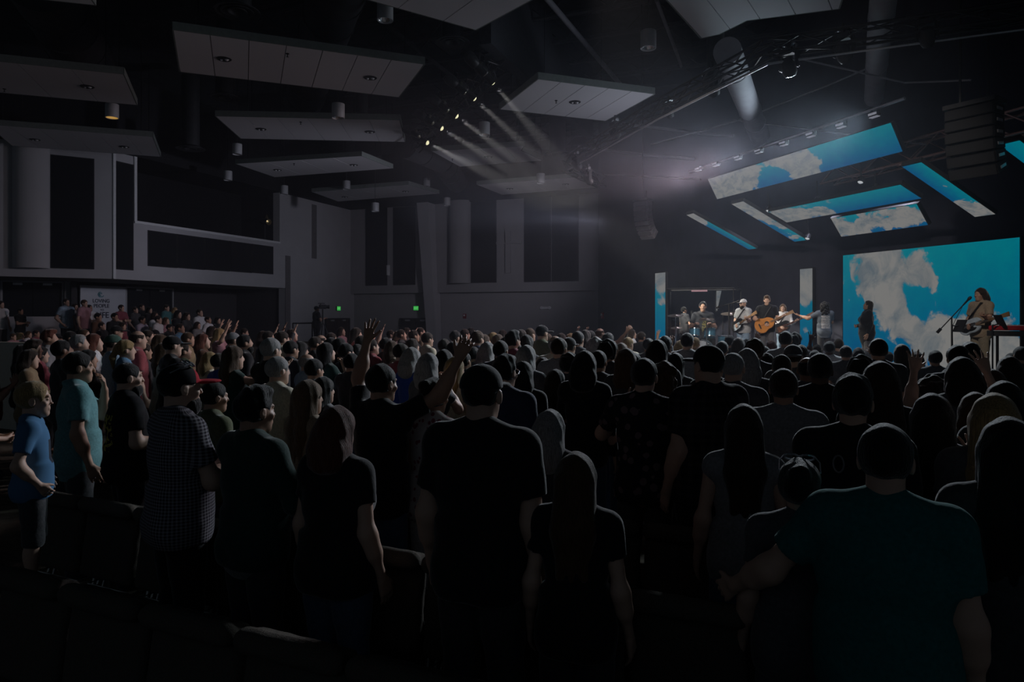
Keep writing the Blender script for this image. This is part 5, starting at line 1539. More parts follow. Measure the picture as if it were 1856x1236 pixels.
# ------------------------------------------------------------------ the crowd: px, head-top py, distance (or Lk = lane k), sex, hair, arms(left,right), sleeve, shirt, hair colour, skin | label | extras
CROWD = '''
2 545 22 m s dd s white b 1|white-shirted person cut by the edge at the raised rear seats
37 558 22 m s cx s blk k 2|person in black tee, arms folded, before the pale counter at the rear
121 541 22 m s dk s blue b 1|man in greyish blue shirt, first of the group beside the banner
137 550 22.2 f o dd s grey b 1|person in pale grey tee between the blue-shirted man and the pink shirt
153 543 22 m s dd s pink r 1|man in pink-red checked shirt standing against the banner edge
163 552 22.3 m s cx s white k 2|dark-haired person in white tee standing before the banner lettering
178 567 20.3 m s dd l brown k 2|person in dark brown top below the banner lettering
186 584 18.5 m s dd s blk b 1|person in black in profile below the brown-topped person
208 567 20.5 m s dd l blk k 2|person in black jacket under the last banner line
220 552 22 m s xx s maroon b 1|man in maroon shirt with folded arms at the banner's far edge
212 590 15 m F dd s mustard b 1|person in mustard top and cap seated below the maroon shirt
222 584 18.2 f o dd s maroon b 1|woman in dark red below the maroon-shirted man with folded arms
246 556 22.5 m s dk s char b 1|slim man in charcoal before the dark door beside the banner
258 551 23.3 m s dd l blk b 1|tall person in black before the middle of the dark door
271 556 23 f l dd l blk k 1|long-haired person in black beside the dark door's white frame
282 565 22 f l dd s white b 1|woman in white top just below the dark door
258 573 20 m s cx s lav k 2|person in lilac grey tee, arms folded, below the dark door
287 572 20 m s dd s white b 1|man in pale tee turned sideways below the door frame
302 552 23.3 m s dd s dteal b 1|person in dark teal standing at the white door frame
302 575 20 f o dd s pink r 1|woman in faded pink beside the door frame foot
281 597 17 m F dd s grey b 1|person in pale cap far under the white door frame
307 588 19.5 m t dd l blk k 2|dark person with lit brow in front of the rear rows
92 598 11 m t dd s grey u 2|tousled auburn man in grey tee, head raised, above the aisle wall end
24 604 17 m s dd s pink r 1|small pinkish seated figure behind the pale aisle wall
39 603 17 f o dd s lav y 1|seated figure in lilac behind the pale aisle wall
52 600 17.4 f o dd s white r 1|seated figure in white behind the aisle wall's middle
66 598 17.4 m s dd s maroon b 2|seated figure in dark red behind the aisle wall end
104 604 14 m F dd s char b 2|capped man peeking past the tousled auburn man
128 600 13 m s dd l blk k 2|dark-haired man in black facing the stage beyond the aisle wall
155 596 14 m z dd s tan r 1|tall ruddy bald-headed man behind the grey-haired man in lilac
147 606 9.6 m s dd s lav g 1|grey-haired man in lilac shirt in profile
173 605 9.8 f o dd s white u 1|red-cheeked woman in white top beside the grey-haired lilac shirt
116 616 8.2 m s dd s char k 3|dark-skinned man in charcoal with pale collar over the teal shirt
206 606 L4 m F cc l blue b 1|man in dark green cap and light blue long-sleeved shirt|cap=green
228 616 8.6 f p dd s sky y 1|blonde woman in profile in blue top behind the light blue shirt
250 598 9.4 m x dd s red b 1|balding man in brick red shirt, face raised, standing tall
268 598 13 m s dd s tan b 1|ruddy man beyond the balding man in brick red
291 606 11 f o dd s brown r 1|woman in brown, face lit, beyond the brick red shirt
262 622 9.6 m s dd s char b 2|shorter person with lit cheek beside the brick red shirt
41 625 L4 f L dd s blk k 2|woman with long black hair covering her shoulders by the aisle wall
74 628 L4 f o dd s maroon k 1|woman with glasses and dark bob smiling at the stage
54 634 L3 f o cx l mustard b 1|woman in mustard and pale green folding her arms behind the boy
60 616 9.4 m t dd s red b 1|man in bright red collar past the woman with glasses
297 622 L4 f l dd l cream r 1|woman with long light brown hair in a cream jacket, back turned
313 608 8.6 m F dd l blk b 1|black-capped man in black above the woman in the cream jacket
323 562 22 f l dd s blk k 1|dark long-haired woman at the raised rear, near the dark wall
318 557 23.2 f o dd s dteal y 1|blonde person in teal before the dark rear wall
339 566 21.5 f o dd s char b 1|pale-faced woman in charcoal along the dark rear wall
363 560 23.5 m s dd l white b 1|person in open dark jacket and white shirt at the rear wall
378 573 21.5 m s dk s white b 2|man in white tee at the end of the raised rear rows
395 574 22 f l dd l blk k 1|woman in black at the end of the raised rear rows
328 586 19 m s dd s sky b 2|person in sky blue tee in the lower rear rows
358 583 20 f l dd s grey b 1|person in pale grey tee in the lower rear rows
341 602 13 m s dd s mustard r 2|sandy-haired man in mustard below the sky blue tee
370 605 12 f o ff s brown u 1|woman in brown reaching both hands ahead, face lit
386 591 17 f o 44 s tan b 1|person with both arms high before the dark rear wall
398 595 15 f l 44 s pink y 1|fair woman with both arms up beside the other raised arms
411 590 19 f o d3 s olive r 1|woman in olive with one hand by her face under the rear wall
418 596 18 m s dd l char b 1|man in charcoal near the pale pillar of the rear wall
443 595 18 m s dd l blk b 1|dark-clothed man just before the pale rear pillar
446 606 10.5 m s dd l blk k 2|bearded man in black facing the stage below the pale pillar|beard
425 602 L6 m F dd s cream b 1|man in grey cap and cream tee with a trimmed beard|cap=grey,beard
424 627 L3 f l ff t dkgreen r 1|brown-haired woman in dark green dress stretching clasped hands ahead|low=dkgreen
492 612 L3 m s hd s blk g 1|big man in black tee with gold back print and grey temples
504 646 L2 m s cc s cream g 1|grey-haired older man in cream polo with open collar
400 640 L4 m s dd s royal b 1|man in royal blue shirt behind the woman in dark green
381 638 L4 f o dd s cream y 1|pale blonde woman beside the royal blue shirt
477 600 15 f o d4 s brown b 1|person reaching one arm up before the dark rear opening
487 600 13.4 m s 4d s char b 2|person with a single tall arm up beside the dark opening
506 602 14 m s d4 l char b 1|person reaching a bare arm forward and up near the pale pier
512 600 11.4 m s cc s cream b 1|man in cream shirt near the camera platform rail
531 596 15 m s dd s maroon b 1|man in dark maroon close to the platform rail
528 617 9.4 m s dd l char k 2|man with short black hair in charcoal behind the grey-haired man
546 619 9.2 f l dd l blk k 1|long-haired person in black before the camera platform
557 640 L4 m x dd s blue g 1|balding man in grey blue shirt looking down
594 621 L4 f l dh s dkgreen k 1|dark-haired woman in dark green with a hand to her face
572 610 11.4 m s dd l blk b 2|man in black below the camera operator
584 606 12 m x dd s pink b 1|bald pink-faced man just below the camera operator
601 603 14 m s dd s tan b 1|man in tan beneath the brown double door
620 593 20 f l dd s pink b 1|woman standing against the brown double door
646 594 14.5 f l dd s coral b 1|long-haired woman in coral top by the room corner
603 612 10.4 f l dd l char k 1|woman in charcoal between the balding man and the coral top
618 612 9.8 m s dd s blk k 2|short-haired person in black left of the dark-haired tee man
628 622 L5 m s dd s blk k 1|black-haired man in black tee with faint chest print
656 608 11.6 m s dd l char b 2|dark-haired man in charcoal beside the coral top
671 600 16 f l d4 s white b 1|woman in white raising one hand high against the pale wall
676 614 10.6 m s dd s red b 1|man in bright red tee beneath the large raised hand
650 624 L5 f l dd l blk k 2|woman in black with long dark hair beside the red tee
710 598 18 m s cc s white b 1|man clapping before the black double door
722 600 17 f o pp s pink r 1|person with joined hands before the black double door
729 597 16 m s d3 s char b 1|person holding one palm up at the black double door
739 594 17 f o dd l char b 1|woman in front of the black double door's middle
752 598 15 m s dd l blk b 2|short man in black at the black double door
764 593 16.6 m z dd s tan b 1|ruddy shaven man at the black double door's column side
775 602 12.6 m s dd s cream b 1|man in pale tee before the leaning column
750 614 11 f l dd l blk b 1|dark woman before the man in the pale tee
728 622 L5 m s dd l red b 1|dark-haired man in deep red hooded top
747 630 L4 f o dd l royal g 1|grey-haired woman with royal blue scarf
713 618 10.4 f o dd s tan r 1|woman in tan between the raised arms
780 640 L3 f o dh s dgrey g 1|grey curly-haired person holding one hand up beside the raised forearm
828 647 L3 f l dd s cream y 1|woman with long wavy blonde hair, back turned
824 618 9.4 m z dd s green k 4|dark-skinned man in green tee past the raised forearm
808 614 10.6 m s dd l char b 2|man in charcoal near the raised fingertips
826 599 13 m s dd s cream k 1|dark-haired man in cream shirt below the far round column
806 634 L4 f l dd l blk k 1|woman in black behind the blonde wavy-haired woman
843 637 L5 m s dd l char k 2|dark-haired man between the blonde woman and the capped man
843 596 16 m s dd s char b 1|small dark-haired head below the far round column foot
856 594 18 f l dd l blk k 1|long-haired head against the pale wall near the round column
866 599 10.8 m s dd s navy r 1|tall reddish-haired man in navy shirt
847 614 11.6 m s dd s white r 1|child-sized person in white tee beside the navy shirt
880 606 11.4 f o dd s tan r 1|auburn woman just past the navy shirt
884 620 L5 f O dd s char g 1|woman with grey shoulder-length hair, back turned, above the black cap
896 602 14 m s dd s tan y 1|fair-haired man with lit forehead under the round column
912 598 18 f o dd s pink b 1|pale face between the round column and the cross
905 606 12 f o dd s pink r 1|smiling face in the third row below the black wall panel
932 600 9.4 m t dd l maroon k 1|bearded dark-haired man in maroon below the cross|beard
947 597 13 m s dd s char b 1|dark-haired head beside the bearded maroon man
961 594 13.5 m z dd s tan r 1|ruddy close-cropped man below the foot of the cross
983 589 12 m F dd s olive k 1|man in black cap and olive tee standing above the heads
955 607 9.4 f O dd s char k 1|woman with dark bob before the ruddy cropped man
918 611 10.2 f o dd s char k 1|dark-haired woman with lit face before the maroon shirt
908 617 L5 m s dd l char k 2|man in charcoal behind the man with glasses
955 626 L4 f o dd l dgrey g 1|grey short-haired woman, head bowed, before the olive tee
994 604 14 m s dd s brown r 1|ruddy man beside the black cap
1008 607 L6 m x dd l cream g 1|broad man in cream shirt leaning forward
1014 612 L5 m s dd l grey b 1|broad-backed man with short brown hair in grey shirt
1032 611 9 m F dd l char k 1|person with a dark cap between the grey shirt and the raised arms
1018 604 15 f l d4 s pink b 1|person lifting one hand against the pale wall by the stage
1036 604 16 f o d4 s tan y 1|blurred hand-raiser near the stage end of the pale wall
1048 600 10.6 m s dd l char k 1|dark wavy-haired man in charcoal near the stage end
1062 598 13.4 f o pp s coral b 1|woman with lit hands beside the dark wavy-haired man
1071 599 14 m s dd s tan k 1|dark-haired man against the edge of the black stage wall
1081 611 9.6 f w dd s white g 1|woman with curly grey hair and pale collar
1089 594 15.6 m x d2 s green r 1|bald man raising his arm toward the stage, brightly lit
1104 603 12 f l dd l dgrey k 1|woman with long dark hair below the arm pointing at the stage
1103 617 L5 m c dd l char k 2|dark curly-haired man in charcoal before the pointing bald man
1147 597 21 f o dd s white b 1|woman facing outward in white by the stage corner, lit
1163 601 15.6 m s d3 s char b 2|person with a bright pale hand raised by the far pillar screen
1139 611 12.6 m s dd s cream y 1|fair-haired person in cream before the stage corner
1127 622 10 f o cc s tan r 1|person in tan with raised phone hands near the stage corner
1137 632 L4 f l dd s char r 1|woman with long brown hair over her back before the stage corner
1085 635 L4 m s dd l char k 2|clean-cut man in charcoal with lit collar
1060 636 L3 f o xd l blk k 1|woman in black with black hair raising a bent arm
1032 641 L4 f c dd l char k 1|curly dark-haired woman beside the woman in black
985 648 L4 f l dd s char k 1|woman with long black hair before the grey short-haired woman
950 655 L3 f o dd l blk k 1|woman with black bob in front of the bowed grey head
1192 616 L4 f L dd l char k 2|woman with very long black hair below the far pillar screen
1206 655 L3 f w dd s char r 1|woman with frizzy brown hair beside the floral-shirted person
1176 613 11 m s d3 l char k 2|man in charcoal lifting a hand at the far pillar screen
1207 609 9.6 f p dd s dgrey k 3|woman with patterned headband and tied hair
1247 603 9.6 m s dd l grey k 1|dark-haired man in grey flecked shirt below the drums
1233 617 12.6 f o dd s tan y 1|fair head partly behind the grey flecked shirt
1261 611 13 m s dd s cream y 1|fair-haired child-sized head beside the grey flecked shirt
1329 638 L3 m z dd s dgrey g 1|man with cropped grey hair, ear lit, behind the huge capped man
1354 632 L4 f o dd l char g 1|person with smooth silver-rimmed head in dark jacket
1309 618 10 m s dd s char k 2|dark round head just past the huge capped man
1323 607 12.6 m s dd l blk k 2|dark head below the capped guitarist
1339 612 11 f l dd s dgrey b 1|woman with long brown hair below the capped guitarist
1353 615 13 f o dd s char k 1|dark bob below the guitarist's jeans
1368 616 L6 m c dd s char b 1|man with curly brown hair below the acoustic guitar
1386 628 10.6 f l dd s blue k 1|long dark hair falling on a pale blue shoulder
1398 617 12.4 f l 44 s tan u 2|auburn woman with both hands high below the singers
1424 600 10 m s dd s grey k 2|tall man in pale grey tee with lettered back
1441 604 11.6 m c dd s dgrey k 3|man with topknot curls beside the upright pillar screen
1437 624 L5 m B dd s dgrey b 1|man in grey backward cap and charcoal shirt|cap=dgrey
1452 625 9.6 f p dd s char b 1|woman with tied hair behind the grey backward cap
1417 642 L4 m s dd s olive k 2|short dark-haired person before the grey backward cap
1420 668 L2 m s dd s grey b 2|short-haired man in grey tee, back turned, shoulders rim lit
1463 645 L4 m x dd s dgrey k 3|bald man with lit rim of head beside the broad dark man
1486 640 L3 m s dd s blk k 4|broad dark-skinned man in dark tee before the singer
1468 629 13 f o dd s char r 1|small head below the foot of the pillar screen
1477 634 11 m s dd s char k 2|round dark head just before the pillar screen
1481 624 13.6 m s dd s char k 2|dark head below the singer with the outstretched arm
1503 618 11 m s 4d s white k 4|person in white tee stretching a dark arm to the stage
1520 613 13 m z dd s dgrey b 1|close-cropped man below the foot of the widest screen
1533 626 10 m s dd s char k 2|dark head in front of the widest screen's lower corner
1556 630 11 f l d3 s sky k 1|person with lit turquoise sleeve below the woman in black cardigan
1592 613 L6 m s dd s char k 2|large man in dark tee standing before the clouded wide screen
1561 646 L4 f c dd l char k 2|woman with full dark hair before the large man
1575 631 13.6 m s dd s white g 1|small pale-rimmed head under the black cardigan
1609 637 14 m s dd s char b 1|small dark head just past the large man
1634 624 9.2 f L dd s dgrey b 1|woman with long straight hair silhouetted on the wide screen
1660 637 10 f l dd s char b 1|slim long-haired head on the bright part of the wide screen
1694 634 9 m s dd l dgrey k 2|man in dark shirt between the raised hand and the microphone stand
1735 625 L5 m s dd l char k 2|man with round dark hair right below the microphone stand
1759 622 L6 m t dd l char k 2|bushy-haired man below the guitarist's knees
1743 648 L3 f o 33 s dgrey b 1|woman with both arms raised wide before the wide screen
1595 656 L2 f L dd l blk b 1|woman with long straight dark hair and rim-lit edge
1688 680 L3 f w dd s dgrey k 2|woman with dark wavy hair in front of the long-haired silhouette
1797 670 L3 f o qd s char b 1|woman lifting a bent arm beside her brown hair
1829 646 L5 f o dq l dteal b 2|person raising a phone hand at the view's edge
1833 640 9.4 m s dd l char k 2|broad head below the keyboard stand
1820 692 L2 f O dd s char k 2|woman with dark shoulder-length hair behind the blonde
1850 628 9.8 m s dd l char k 2|man cut by the edge under the red keyboard
1768 712 L2 f o dd s dgrey r 1|woman with brown hair between the smooth black hair and the blonde
1735 640 12 f o dd s char b 1|low dark head by the microphone stand foot
1390 640 L6 f o dd s dgrey k 2|dark head beside the curly brown-haired man
1297 642 L4 m s dd s char k 2|dark head behind the huge capped man's shoulder
1225 640 L5 f l dd s char k 1|long dark hair in front of the grey flecked shirt
1150 640 L5 m s dd s char k 2|dark head above the floral shirt
1008 670 L3 f l dd s dgrey k 2|dark-haired woman low between the two black-haired women
700 612 11 m s dd s char k 2|dark head between the two raised forearms
860 628 L6 m s dd l char k 2|dark head just before the navy-shirted man
638 640 L4 m s dd l char k 2|dark low head beside the raised hand's wrist
335 622 L5 m s dd s olive b 2|man in olive beside the white-collared man
160 634 L3 f o dd s blk k 2|dark-haired woman behind the bearded man in black
480 626 L5 f l dd l char k 1|long-haired woman behind the clasped hands
570 650 L3 m s dd s dgrey k 2|dark head behind the long brown hair
'''
BASE_RES = {0: .0085, 1: .012, 2: .016}
rng = random.Random(3)
PLACED = []
ARM['2'] = ((.36, .19, 1.47), (.45, .32, 1.69), (-.6, .8, 0), .75, .10)
for ln in CROWD.strip().split('\n'):
    fld = ln.split('|')
    px, py, D, sex, hair, arms, slv, shirt, hc, sk = fld[0].split()
    px, py = float(px), float(py)
    opts = {}
    if len(fld) > 2:
        for kv in fld[2].split(','):
            k, _, v = kv.partition('='); opts[k] = v or True
    D = lane(px, int(D[1:])) if D[0] == 'L' else float(D)
    p = P(px, py, D)
    z0 = fz(p.x, p.y)
    h = p.z - z0
    for _ in range(22):
        if all((p - q).to_2d().length > .40 for q in PLACED): break
        D += .09
        p = P(px, py, D); z0 = fz(p.x, p.y); h = p.z - z0
    for _ in range(60):
        v = (p - SO).to_2d()
        if (v.dot(SM.to_2d()) > 5.5 * KS + .40 or v.dot(SS.to_2d()) < -8.9 * KS) and all((p - q).to_2d().length > .38 for q in PLACED): break
        D -= .1
        p = P(px, py, D); z0 = fz(p.x, p.y); h = p.z - z0
    PLACED.append(p.copy())
    yaw = yaw_to(p, TGT) + rng.uniform(-.16, .16)
    raised = any(c in 'uwfhpq34' for c in arms)
    res = .0105 if D < 5 else .013 if (D < 9 or raised) else .017
    hd = (0, .14) if D > 5 and rng.random() < .4 else (0, 0)
    pts = parts_for(sex=sex, arms=arms, res=res, head=hd, sleeve=slv, hair=hair, beard=bool(opts.get('beard')), g=1.0)
    low = opts.get('low') or rng.choice(['jean', 'jean', 'char', 'blk', 'khaki'])
    person(Vector((p.x, p.y, z0)), yaw, h * .993, pts, shirt, hc, sk, low, fld[1], 'people in the seats', capc=opts.get('cap'), shoes=D < 9)
# ------------------------------------------------------------------ people close by, each with a body of its own
ARM['1'] = ((.31, .10, 1.64), (.31, .17, 1.885), (0, 1, .1), .12, .20)
ARM['5'] = ((.36, .13, 1.57), (.46, .20, 1.80), (-.6, .8, 0), .7, .10)
def pattern(name, kind, c1, c2, scale=80.0, box=None):
    m = bpy.data.materials.new(name); m.use_nodes = True
    nt = m.node_tree; N, L = nt.nodes, nt.links
    b = N['Principled BSDF']; b.inputs['Roughness'].default_value = .95; b.inputs['Specular IOR Level'].default_value = .2
    tc = N.new('ShaderNodeTexCoord')
    mx = N.new('ShaderNodeMix'); mx.data_type = 'RGBA'
    mx.inputs[6].default_value = (*c1, 1); mx.inputs[7].default_value = (*c2, 1)
    def mth(op, a, b_=None):
        n = N.new('ShaderNodeMath'); n.operation = op
        for i, v in enumerate((a, b_)):
            if v is None: continue
            if isinstance(v, (int, float)): n.inputs[i].default_value = v
            else: L.new(v, n.inputs[i])
        return n.outputs[0]
    sp = N.new('ShaderNodeSeparateXYZ'); L.new(tc.outputs['Object'], sp.inputs[0])
    if kind == 'check':
        around = mth('MULTIPLY', mth('ARCTAN2', sp.outputs[0], sp.outputs[1]), .16)
        g = lambda o: mth('GREATER_THAN', mth('FRACT', mth('MULTIPLY', o, scale)), .55)
        fac = mth('MULTIPLY', mth('ADD', g(around), g(sp.outputs[2])), .5)
    elif kind == 'flower':
        v = N.new('ShaderNodeTexVoronoi'); v.inputs['Scale'].default_value = scale; L.new(tc.outputs['Object'], v.inputs['Vector'])
        n = N.new('ShaderNodeTexNoise'); n.inputs['Scale'].default_value = scale * 2; L.new(tc.outputs['Object'], n.inputs['Vector'])
        fac = mth('LESS_THAN', mth('ADD', v.outputs['Distance'], mth('MULTIPLY', n.outputs[0], .25)), .45)
    else:   # flat print inside a box of the cloth
        x0, x1, z0, z1, sgn, fr = box
        n = N.new('ShaderNodeTexNoise'); n.inputs['Scale'].default_value = scale; L.new(tc.outputs['Object'], n.inputs['Vector'])
        a = mth('MULTIPLY', mth('GREATER_THAN', sp.outputs[0], x0), mth('LESS_THAN', sp.outputs[0], x1))
        c = mth('MULTIPLY', mth('GREATER_THAN', sp.outputs[2], z0), mth('LESS_THAN', sp.outputs[2], z1))
        s = mth('GREATER_THAN', mth('MULTIPLY', sp.outputs[1], sgn), .03)
        ink = mth('GREATER_THAN', n.outputs[0], .5)
        if kind == 'front': ink = mth('GREATER_THAN', sp.outputs[1], .06)
        if kind == 'lines':
            ink = mth('MULTIPLY', mth('GREATER_THAN', n.outputs[0], .42), mth('GREATER_THAN', mth('FRACT', mth('MULTIPLY', sp.outputs[2], fr)), .42))
        fac = mth('MULTIPLY', mth('MULTIPLY', a, c), mth('MULTIPLY', s, ink))
    L.new(fac, mx.inputs[0]); L.new(mx.outputs[2], b.inputs['Base Color'])
    return m
def sunglasses(r, Hc, up=True, glint=True):
    c, Rh = Hc
    H = lambda x, y, z: Vector(c + Rh @ np.array((x, y, z)))
    y, z = (.035, .133) if up else (.098, .005)
    mb = MB()
    for q in (-1, 1):
        cc = [H(q * .034 + .03 * math.cos(a), y - .020 * math.sin(a) * (1 if up else 0), z + (.016 if up else .022) * math.sin(a)) for a in [2 * math.pi * k / 12 for k in range(13)]]
        mb.path(cc, .0048, 5)
        mb.path([H(q * .064, y, z + .006), H(q * .083, y - .05, z - .01), H(q * .083, y - .12, z - .04)], .0032, 5)
    mb.path([H(-.006, y, z + .005), H(.006, y, z + .005)], .003, 5)
    o = mb.build('sunglasses' if up else 'glasses', mat('glasses_frame', (.55, .57, .62), .15, .6), r, world=False)
    return o
def hero(px, py, D, sex, hair, arms, sleeve, shirt, hc, sk, low, label, yaw=None, az=None, res=.0085, head=(0, 0), z0=None, **kw):
    capc = kw.pop('capc', None); smat = kw.pop('smat', None); glasses = kw.pop('glasses', None)
    if isinstance(D, str): D = lane(px, float(D[1:]))
    p = P(px, py, D)
    z0 = fz(p.x, p.y) if z0 is None else z0
    h = p.z - z0
    yaw = yaw_to(p, TGT) if az is None else -math.radians(az)
    pts = parts_for(hero=True, sex=sex, arms=arms, res=res, head=head, sleeve=sleeve, hair=hair, lower=kw.pop('lower', 't'), **kw)
    top = 1.75 if kw.get('hs', 1.0) == 1.0 else 1.52 + (0.112 + 0.125) * kw['hs']
    if hair in 'FB': top += .012
    r = person(Vector((p.x, p.y, z0)), yaw, h * 1.75 / top * .995, pts, shirt, hc, sk, low, label, capc=capc, shirt_mat=smat)
    if glasses: sunglasses(r, pts['Hc'], glasses == 'up')
    return r, pts

M_check = pattern('gingham', 'check', (.025, .02, .03), (.27, .25, .28), 62)
M_floral = pattern('floral_white', 'flower', (.50, .46, .46), (.25, .06, .09), 22)
M_floral2 = pattern('floral_dark', 'flower', (.02, .02, .025), (.16, .11, .12), 14)
M_plaid = pattern('plaid_dark', 'check', (.012, .012, .014), (.035, .033, .036), 22)
M_yell = pattern('yellow_back_print', 'print', SH['blk'], (.40, .34, .06), 26, (-.12, .10, 1.08, 1.36, -1, 0))
M_boyp = pattern('boy_chest_print', 'print', (.07, .17, .31), (.03, .035, .05), 3, (-.07, .07, 1.12, 1.32, 1, 0))
M_capr = pattern('cap_red', 'front', (.012, .012, .014), (.40, .02, .035), 3, (-9, 9, -9, 9, 1, 0))

hero(60, 690, 3.85, 'm', 's', 'kk', 's', 'sky', 'y', '1', 'char', 'blond boy in blue tee with chest print standing on a chair, in profile', az=60, z0=.47, hs=1.24, lower='h', res=.0075, face=True, smat=M_boyp, g=1.0)
hero(142, 638, 'L1', 'm', 's', 'hd', 's', 'teal', 'k', '2', 'char', 'man in teal collared short-sleeved shirt in profile, hand near his chin', az=52, res=.008, face=True, collar=True, g=1.08, hem=.76)
hero(232, 657, 'L1', 'm', 'z', 'cc', 's', 'blk', 'k', '1', 'blk', 'close-cropped bearded man in black shirt with yellow back print', az=48, res=.008, face=True, smat=M_yell, g=1.15, beard=True)
r, pts = hero(326, 657, 'L0', 'm', 'F', 'xx', 's', 'char', 'k', '1', 'blk', 'man in red-fronted cap and checked shirt with folded arms, in profile', az=44, res=.008, face=True, collar=True, smat=M_check, capc=M_capr, beard=True, g=1.1)
sunglasses(r, pts['Hc'], True)
r, pts = hero(462, 703, 'L0', 'm', 't', 'xx', 'l', 'dkgreen', 'k', '2', 'char', 'dark-haired man in black-green sweater over a longer pale tee', az=36, res=.008, face=True, g=1.12, hem=.86)
S = Sdf(); S.e((0, .0, .90), (.205, .162, .16), .02, cuts=(((0, 0, .785), (0, 0, -1)), ((0, 0, .9), (0, 0, 1))))
put('undershirt_hem', S.mesh(.011, 'undershirt_hem', .002), m_shirt('grey'), r)
hero(612, 738, 'L0', 'f', 'o', 'dd', 's', 'blk', 'u', '1', 'jean', 'woman with auburn shoulder-length hair in black tee and jeans, back turned', az=26, g=1.22)
hero(692, 660, 'L1', 'm', 's', '15', 's', 'blk', 'k', '2', 'jean', 'dark-haired man in black tee raising both bare arms, hands open', az=34, res=.0075, face=True, g=1.05)
hero(787, 686, 'L1.18', 'f', 'n', 'cd', 't', 'white', 'k', '2', 'white', 'woman with hair bun in white floral strappy dress', az=32, res=.008, face=True, smat=M_floral, g=1.08)
hero(874, 655, 'L0', 'm', 'F', 'dd', 's', 'blk', 'k', '1', 'char', 'tall man in black cap and black tee, back turned, at the centre of the rows', az=22, g=1.12)
hero(915, 645, 'L2', 'm', 't', 'dd', 's', 'navy', 'k', '1', 'char', 'man with glasses in navy tee just past the tall capped man', az=30, res=.008, face=True, glasses='on', g=1.05)
hero(998, 744, 'L1', 'f', 'O', 'dd', 's', 'char', 'g', '1', 'char', 'short woman with smooth grey-blonde bob, back turned')
hero(1045, 822, 'L0', 'f', 'L', 'dd', 's', 'blk', 'r', '1', 'char', 'girl with long dark brown hair down her back in black top', az=18)
hero(1168, 650, 'L2', 'm', 's', 'qd', 's', 'char', 'k', '1', 'char', 'short-haired person in dark floral shirt raising a hand', smat=M_floral2, res=.008)
hero(1283, 622, 'L2', 'm', 'F', 'dd', 's', 'blk', 'k', '1', 'blk', 'huge broad man in dark cap and dark plaid shirt, back turned', az=-22, g=1.38, smat=M_plaid)
hero(1348, 735, 'L1', 'f', 'L', 'dd', 't', 'grey', 'b', '1', 'jean', 'woman with long straight brown hair in white tank top and jeans', az=16)
r, pts = hero(1546, 683, 'L1', 'm', 't', 'dd', 's', 'blk', 'k', '1', 'char', 'short-haired man with rim-lit ear and small oval print on black back', az=30, g=1.02)
mb = MB()
mb.path([(-.05 + .022 * math.cos(a), -.142, 1.375 + .038 * math.sin(a)) for a in [2 * math.pi * k / 16 for k in range(17)]], .004, 5)
mb.build('oval_print', m_shirt('grey'), r, world=False)
hero(1605, 770, 'L-0.08', 'm', 's', 'ad', 's', 'dteal', 'k', '1', 'char', 'broad man in teal tee with an arm around the woman beside him', az=30, g=1.22, smat=mat('cloth_teal_tee', (.015, .13, .13), .95, var=.2, scale=60, bump=.12))
hero(1449, 834, 'L0.2', 'f', 'n', 'dd', 's', 'dgrey', 'k', '1', 'dgrey', 'woman in grey tee with sunglasses pushed up on tied-back hair', az=22, glasses='up', g=1.05)
hero(1828, 760, 'L0.3', 'f', 'L', 'dd', 'l', 'char', 'k', '1', 'char', 'woman with long black hair close by, beside the teal tee', az=30)
hero(1803, 716, 'L1.02', 'f', 'L', 'dd', 's', 'dgrey', 'y', '1', 'jean', 'woman with long pale blonde hair, back turned', az=34)
hero(1690, 716, 'L1.32', 'f', 'L', 'dq', 's', 'char', 'k', '1', 'jean', 'woman with long smooth black hair lifting her fingers', az=30)
hero(560, 690, 'L1', 'f', 'L', 'dd', 's', 'tan', 'j', '1', 'jean', 'woman with long light-streaked brown hair in tan top, back turned', az=38)
hero(587, 684, 'L2', 'f', 'l', 'df', 's', 'grey', 'k', '1', 'jean', 'dark-haired woman in grey reaching a forearm past the long brown hair', az=40, res=.0095)
hero(388, 692, 'L1', 'm', 's', 'dc', 's', 'olive', 'k', '2', 'char', 'dark-haired man in olive right behind the red cap', az=44, res=.0095, face=True)
hero(-18, 648, 'L3', 'm', 's', 'pp', 's', 'red', 'b', '1', 'jean', 'clapping person cut off at the edge by the blond boy', az=50, res=.0095)
hero(-45, 680, 'L1', 'm', 's', 'cc', 's', 'mustard', 'b', '1', 'jean', 'person in mustard cut off at the edge behind the boy', az=50, res=.0095)
# ------------------------------------------------------------------ the band on the stage
def toworld(r, v):
    s = r.scale[0]; c, sn = math.cos(r.rotation_euler[2]), math.sin(r.rotation_euler[2])
    x, y, z = [a * s for a in v]
    return Vector((r.location[0] + c * x - sn * y, r.location[1] + sn * x + c * y, r.location[2] + z))
def todir(r, v):
    c, sn = math.cos(r.rotation_euler[2]), math.sin(r.rotation_euler[2])
    return Vector((c * v[0] - sn * v[1], sn * v[0] + c * v[1], v[2]))
def held(r, kind, label, mb_, mn, mg=None, o=(.04, .205, 1.03), nk=(-.86, .12, .42), **k):
    g = guitar(kind, toworld(r, o), todir(r, nk), todir(r, (0.05, 1, .1)), mb_, mn, label, mg)
    mb = MB()
    pts = [(.24, .17, .93), (.06, .175, 1.2), (-.10, .09, 1.475), (-.09, -.09, 1.46), (.05, -.165, 1.25), (.2, -.10, 1.0), (.24, .08, .93)]
    pts2 = [toworld(r, p) for p in pts]
    for a, b in zip(pts2[:-1], pts2[1:]): mb.cyl(a, b, .018, n=6)
    mb.build('strap', M_frame, g)
    return g
